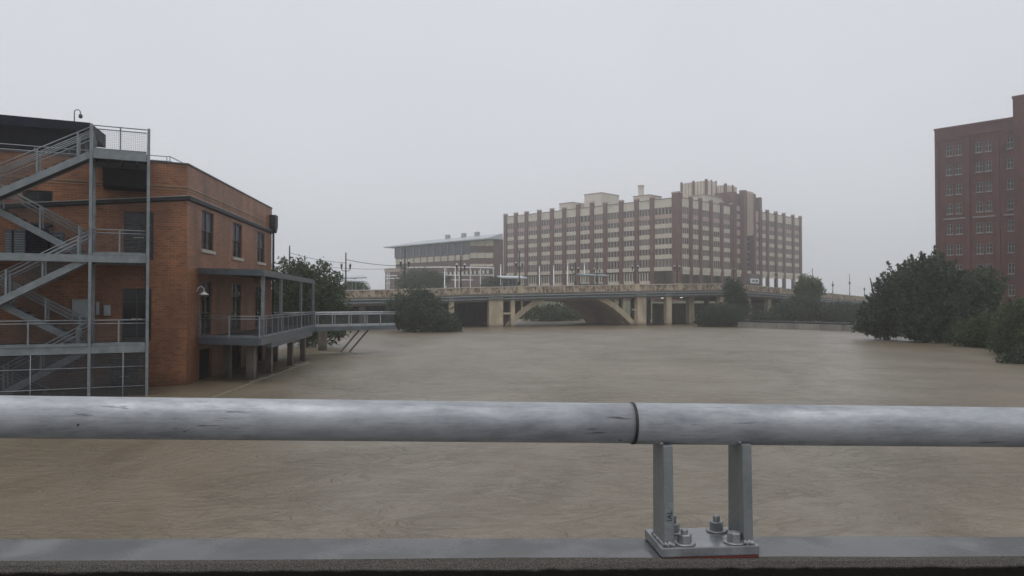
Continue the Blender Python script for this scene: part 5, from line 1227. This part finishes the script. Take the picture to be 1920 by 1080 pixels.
# right of the arch
big(1345, 612.5, 'pale green willow shrub at the water below the bridge pillars', [(1350, 593, 0, 2.6, 2.2, 1.5), (1325, 598, 0, 1.5, 1.6, 1.0), (1373, 592, 1, 1.7, 1.8, 1.6)], 480, 28, .18, M['leafC'], 31, name='willow_shrub', cat='shrub', group='thickets below the bridge', trunk=.12, L_tuft=.9, wid=.3, droop=.3)
big(1378, 610, 'dark vine covered tree climbing over the bridge parapet', [(1380, 562, 2, 1.5, 1.5, 2.3), (1376, 541, 2, 1.2, 1.2, 1.3), (1388, 580, 2, 1.3, 1.5, 1.7)], 420, 28, .18, M['leafA'], 32, name='vine_tree', group=None, trunk=.2, L_tuft=.8, wid=.3)
def bank(px, py, Y, label, bl, tufts, per, leaf, m, seed, name, cat, group=None, **kw):
    p = at(px, py, Y); base = (p.x, p.y, ground_h(p.x, p.y) - .3)
    return tree(name, label, cat, base, [B(x, y, Y + dy, rx, ry, rz, base) for x, y, dy, rx, ry, rz in bl], tufts, per, leaf, m, seed, group=group, **kw)
bank(1500, 585, 128, 'hedge of grey green shrubs behind the flood wall pipe', [(1478, 584, -2, 2.2, 2.4, 1.5), (1510, 578, 0, 3.0, 2.6, 2.0), (1548, 588, 2, 3.6, 3, 1.3), (1435, 598, -4, 2.4, 2, .7), (1458, 592, -2, 2.0, 2, 1.1)], 700, 26, .2, M['leafC'], 33, 'shrub_thicket', 'shrub', trunk=.14, L_tuft=.8, wid=.4)
bank(1580, 580, 134, 'tall grey green shrub between the hedge and the dark cypress', [(1575, 590, 0, 3.4, 3, 1.8), (1612, 590, 2, 3.4, 3, 1.7)], 480, 26, .2, M['leafC'], 34, 'shrub_thicket', 'shrub', trunk=.14, L_tuft=.8, wid=.4)
bank(1520, 560, 136, 'bright green round tree standing above the bridge parapet', [(1515, 536, 0, 2.0, 2, 1.6), (1527, 543, 0, 1.6, 1.6, 1.5), (1505, 545, 0, 1.4, 1.4, 1.2)], 330, 26, .19, M['leafD'], 35, 'round_tree', 'tree', trunk=.2, L_tuft=.6, wid=.3)
# behind the bridge
bank(793, 530, 176, 'hazy grey green tree before the hip roofed building', [(790, 527, 0, 4.2, 3.5, 2.4), (765, 530, 0, 3, 3, 1.8), (815, 528, 0, 3, 3, 1.9)], 420, 24, .26, M['leafB'], 41, 'street_tree', 'tree', 'street trees beyond the bridge', trunk=.25, L_tuft=1.0, wid=.5)
bank(667, 536, 140, 'small bright tree under the platform roofs', [(662, 536, 0, 1.4, 1.4, 1.0), (675, 540, 0, 1.5, 1.4, .8)], 160, 22, .18, M['leafD'], 42, 'street_tree', 'tree', 'street trees beyond the bridge', trunk=.12, L_tuft=.6, wid=.3)
bank(945, 534, 190, 'dark hedge tree between the two far brick buildings', [(945, 532, 0, 4, 3, 1.6), (925, 533, 0, 2.8, 2.5, 1.3)], 240, 22, .26, M['leafA'], 43, 'street_tree', 'tree', 'street trees beyond the bridge', trunk=.2, L_tuft=.8, wid=.4)
bank(1040, 590, 150, 'green bushes on the bank seen through the bridge arch', [(1020, 592, 0, 5, 2, 1.5), (1060, 588, 3, 5, 2, 2.0), (1130, 590, 4, 4, 2, 1.8)], 520, 24, .2, M['leafB'], 44, 'bank_bush', 'bush', trunk=.1, L_tuft=.7, wid=.4)
bank(1050, 575, 200, 'far trees on the bank seen through the bridge arch', [(1010, 575, 0, 7, 3, 3), (1060, 572, 0, 8, 3, 3.5), (1120, 575, 0, 8, 3, 3)], 420, 24, .3, M['leafA'], 45, 'bank_tree', 'tree', trunk=.3, L_tuft=1.0, wid=.6)

# ================================================================== RAIN HAZE
hz = MB().box(-760, 760, -760, 760, -5.0, 62.0)
hm = bpy.data.materials.new('rain_haze'); hm.use_nodes = True; nt = hm.node_tree
for n in list(nt.nodes):
    if n.type != 'OUTPUT_MATERIAL': nt.nodes.remove(n)
pv_ = nt.nodes.new('ShaderNodeVolumePrincipled'); pv_.inputs['Color'].default_value = (.985, .988, .995, 1); pv_.inputs['Density'].default_value = 0.0013; pv_.inputs['Anisotropy'].default_value = 0.8
nt.links.new(pv_.outputs[0], [n for n in nt.nodes if n.type == 'OUTPUT_MATERIAL'][0].inputs['Volume'])
ho = hz.build('haze', hm, kind='stuff'); ho['label'] = 'grey rain haze filling the air'
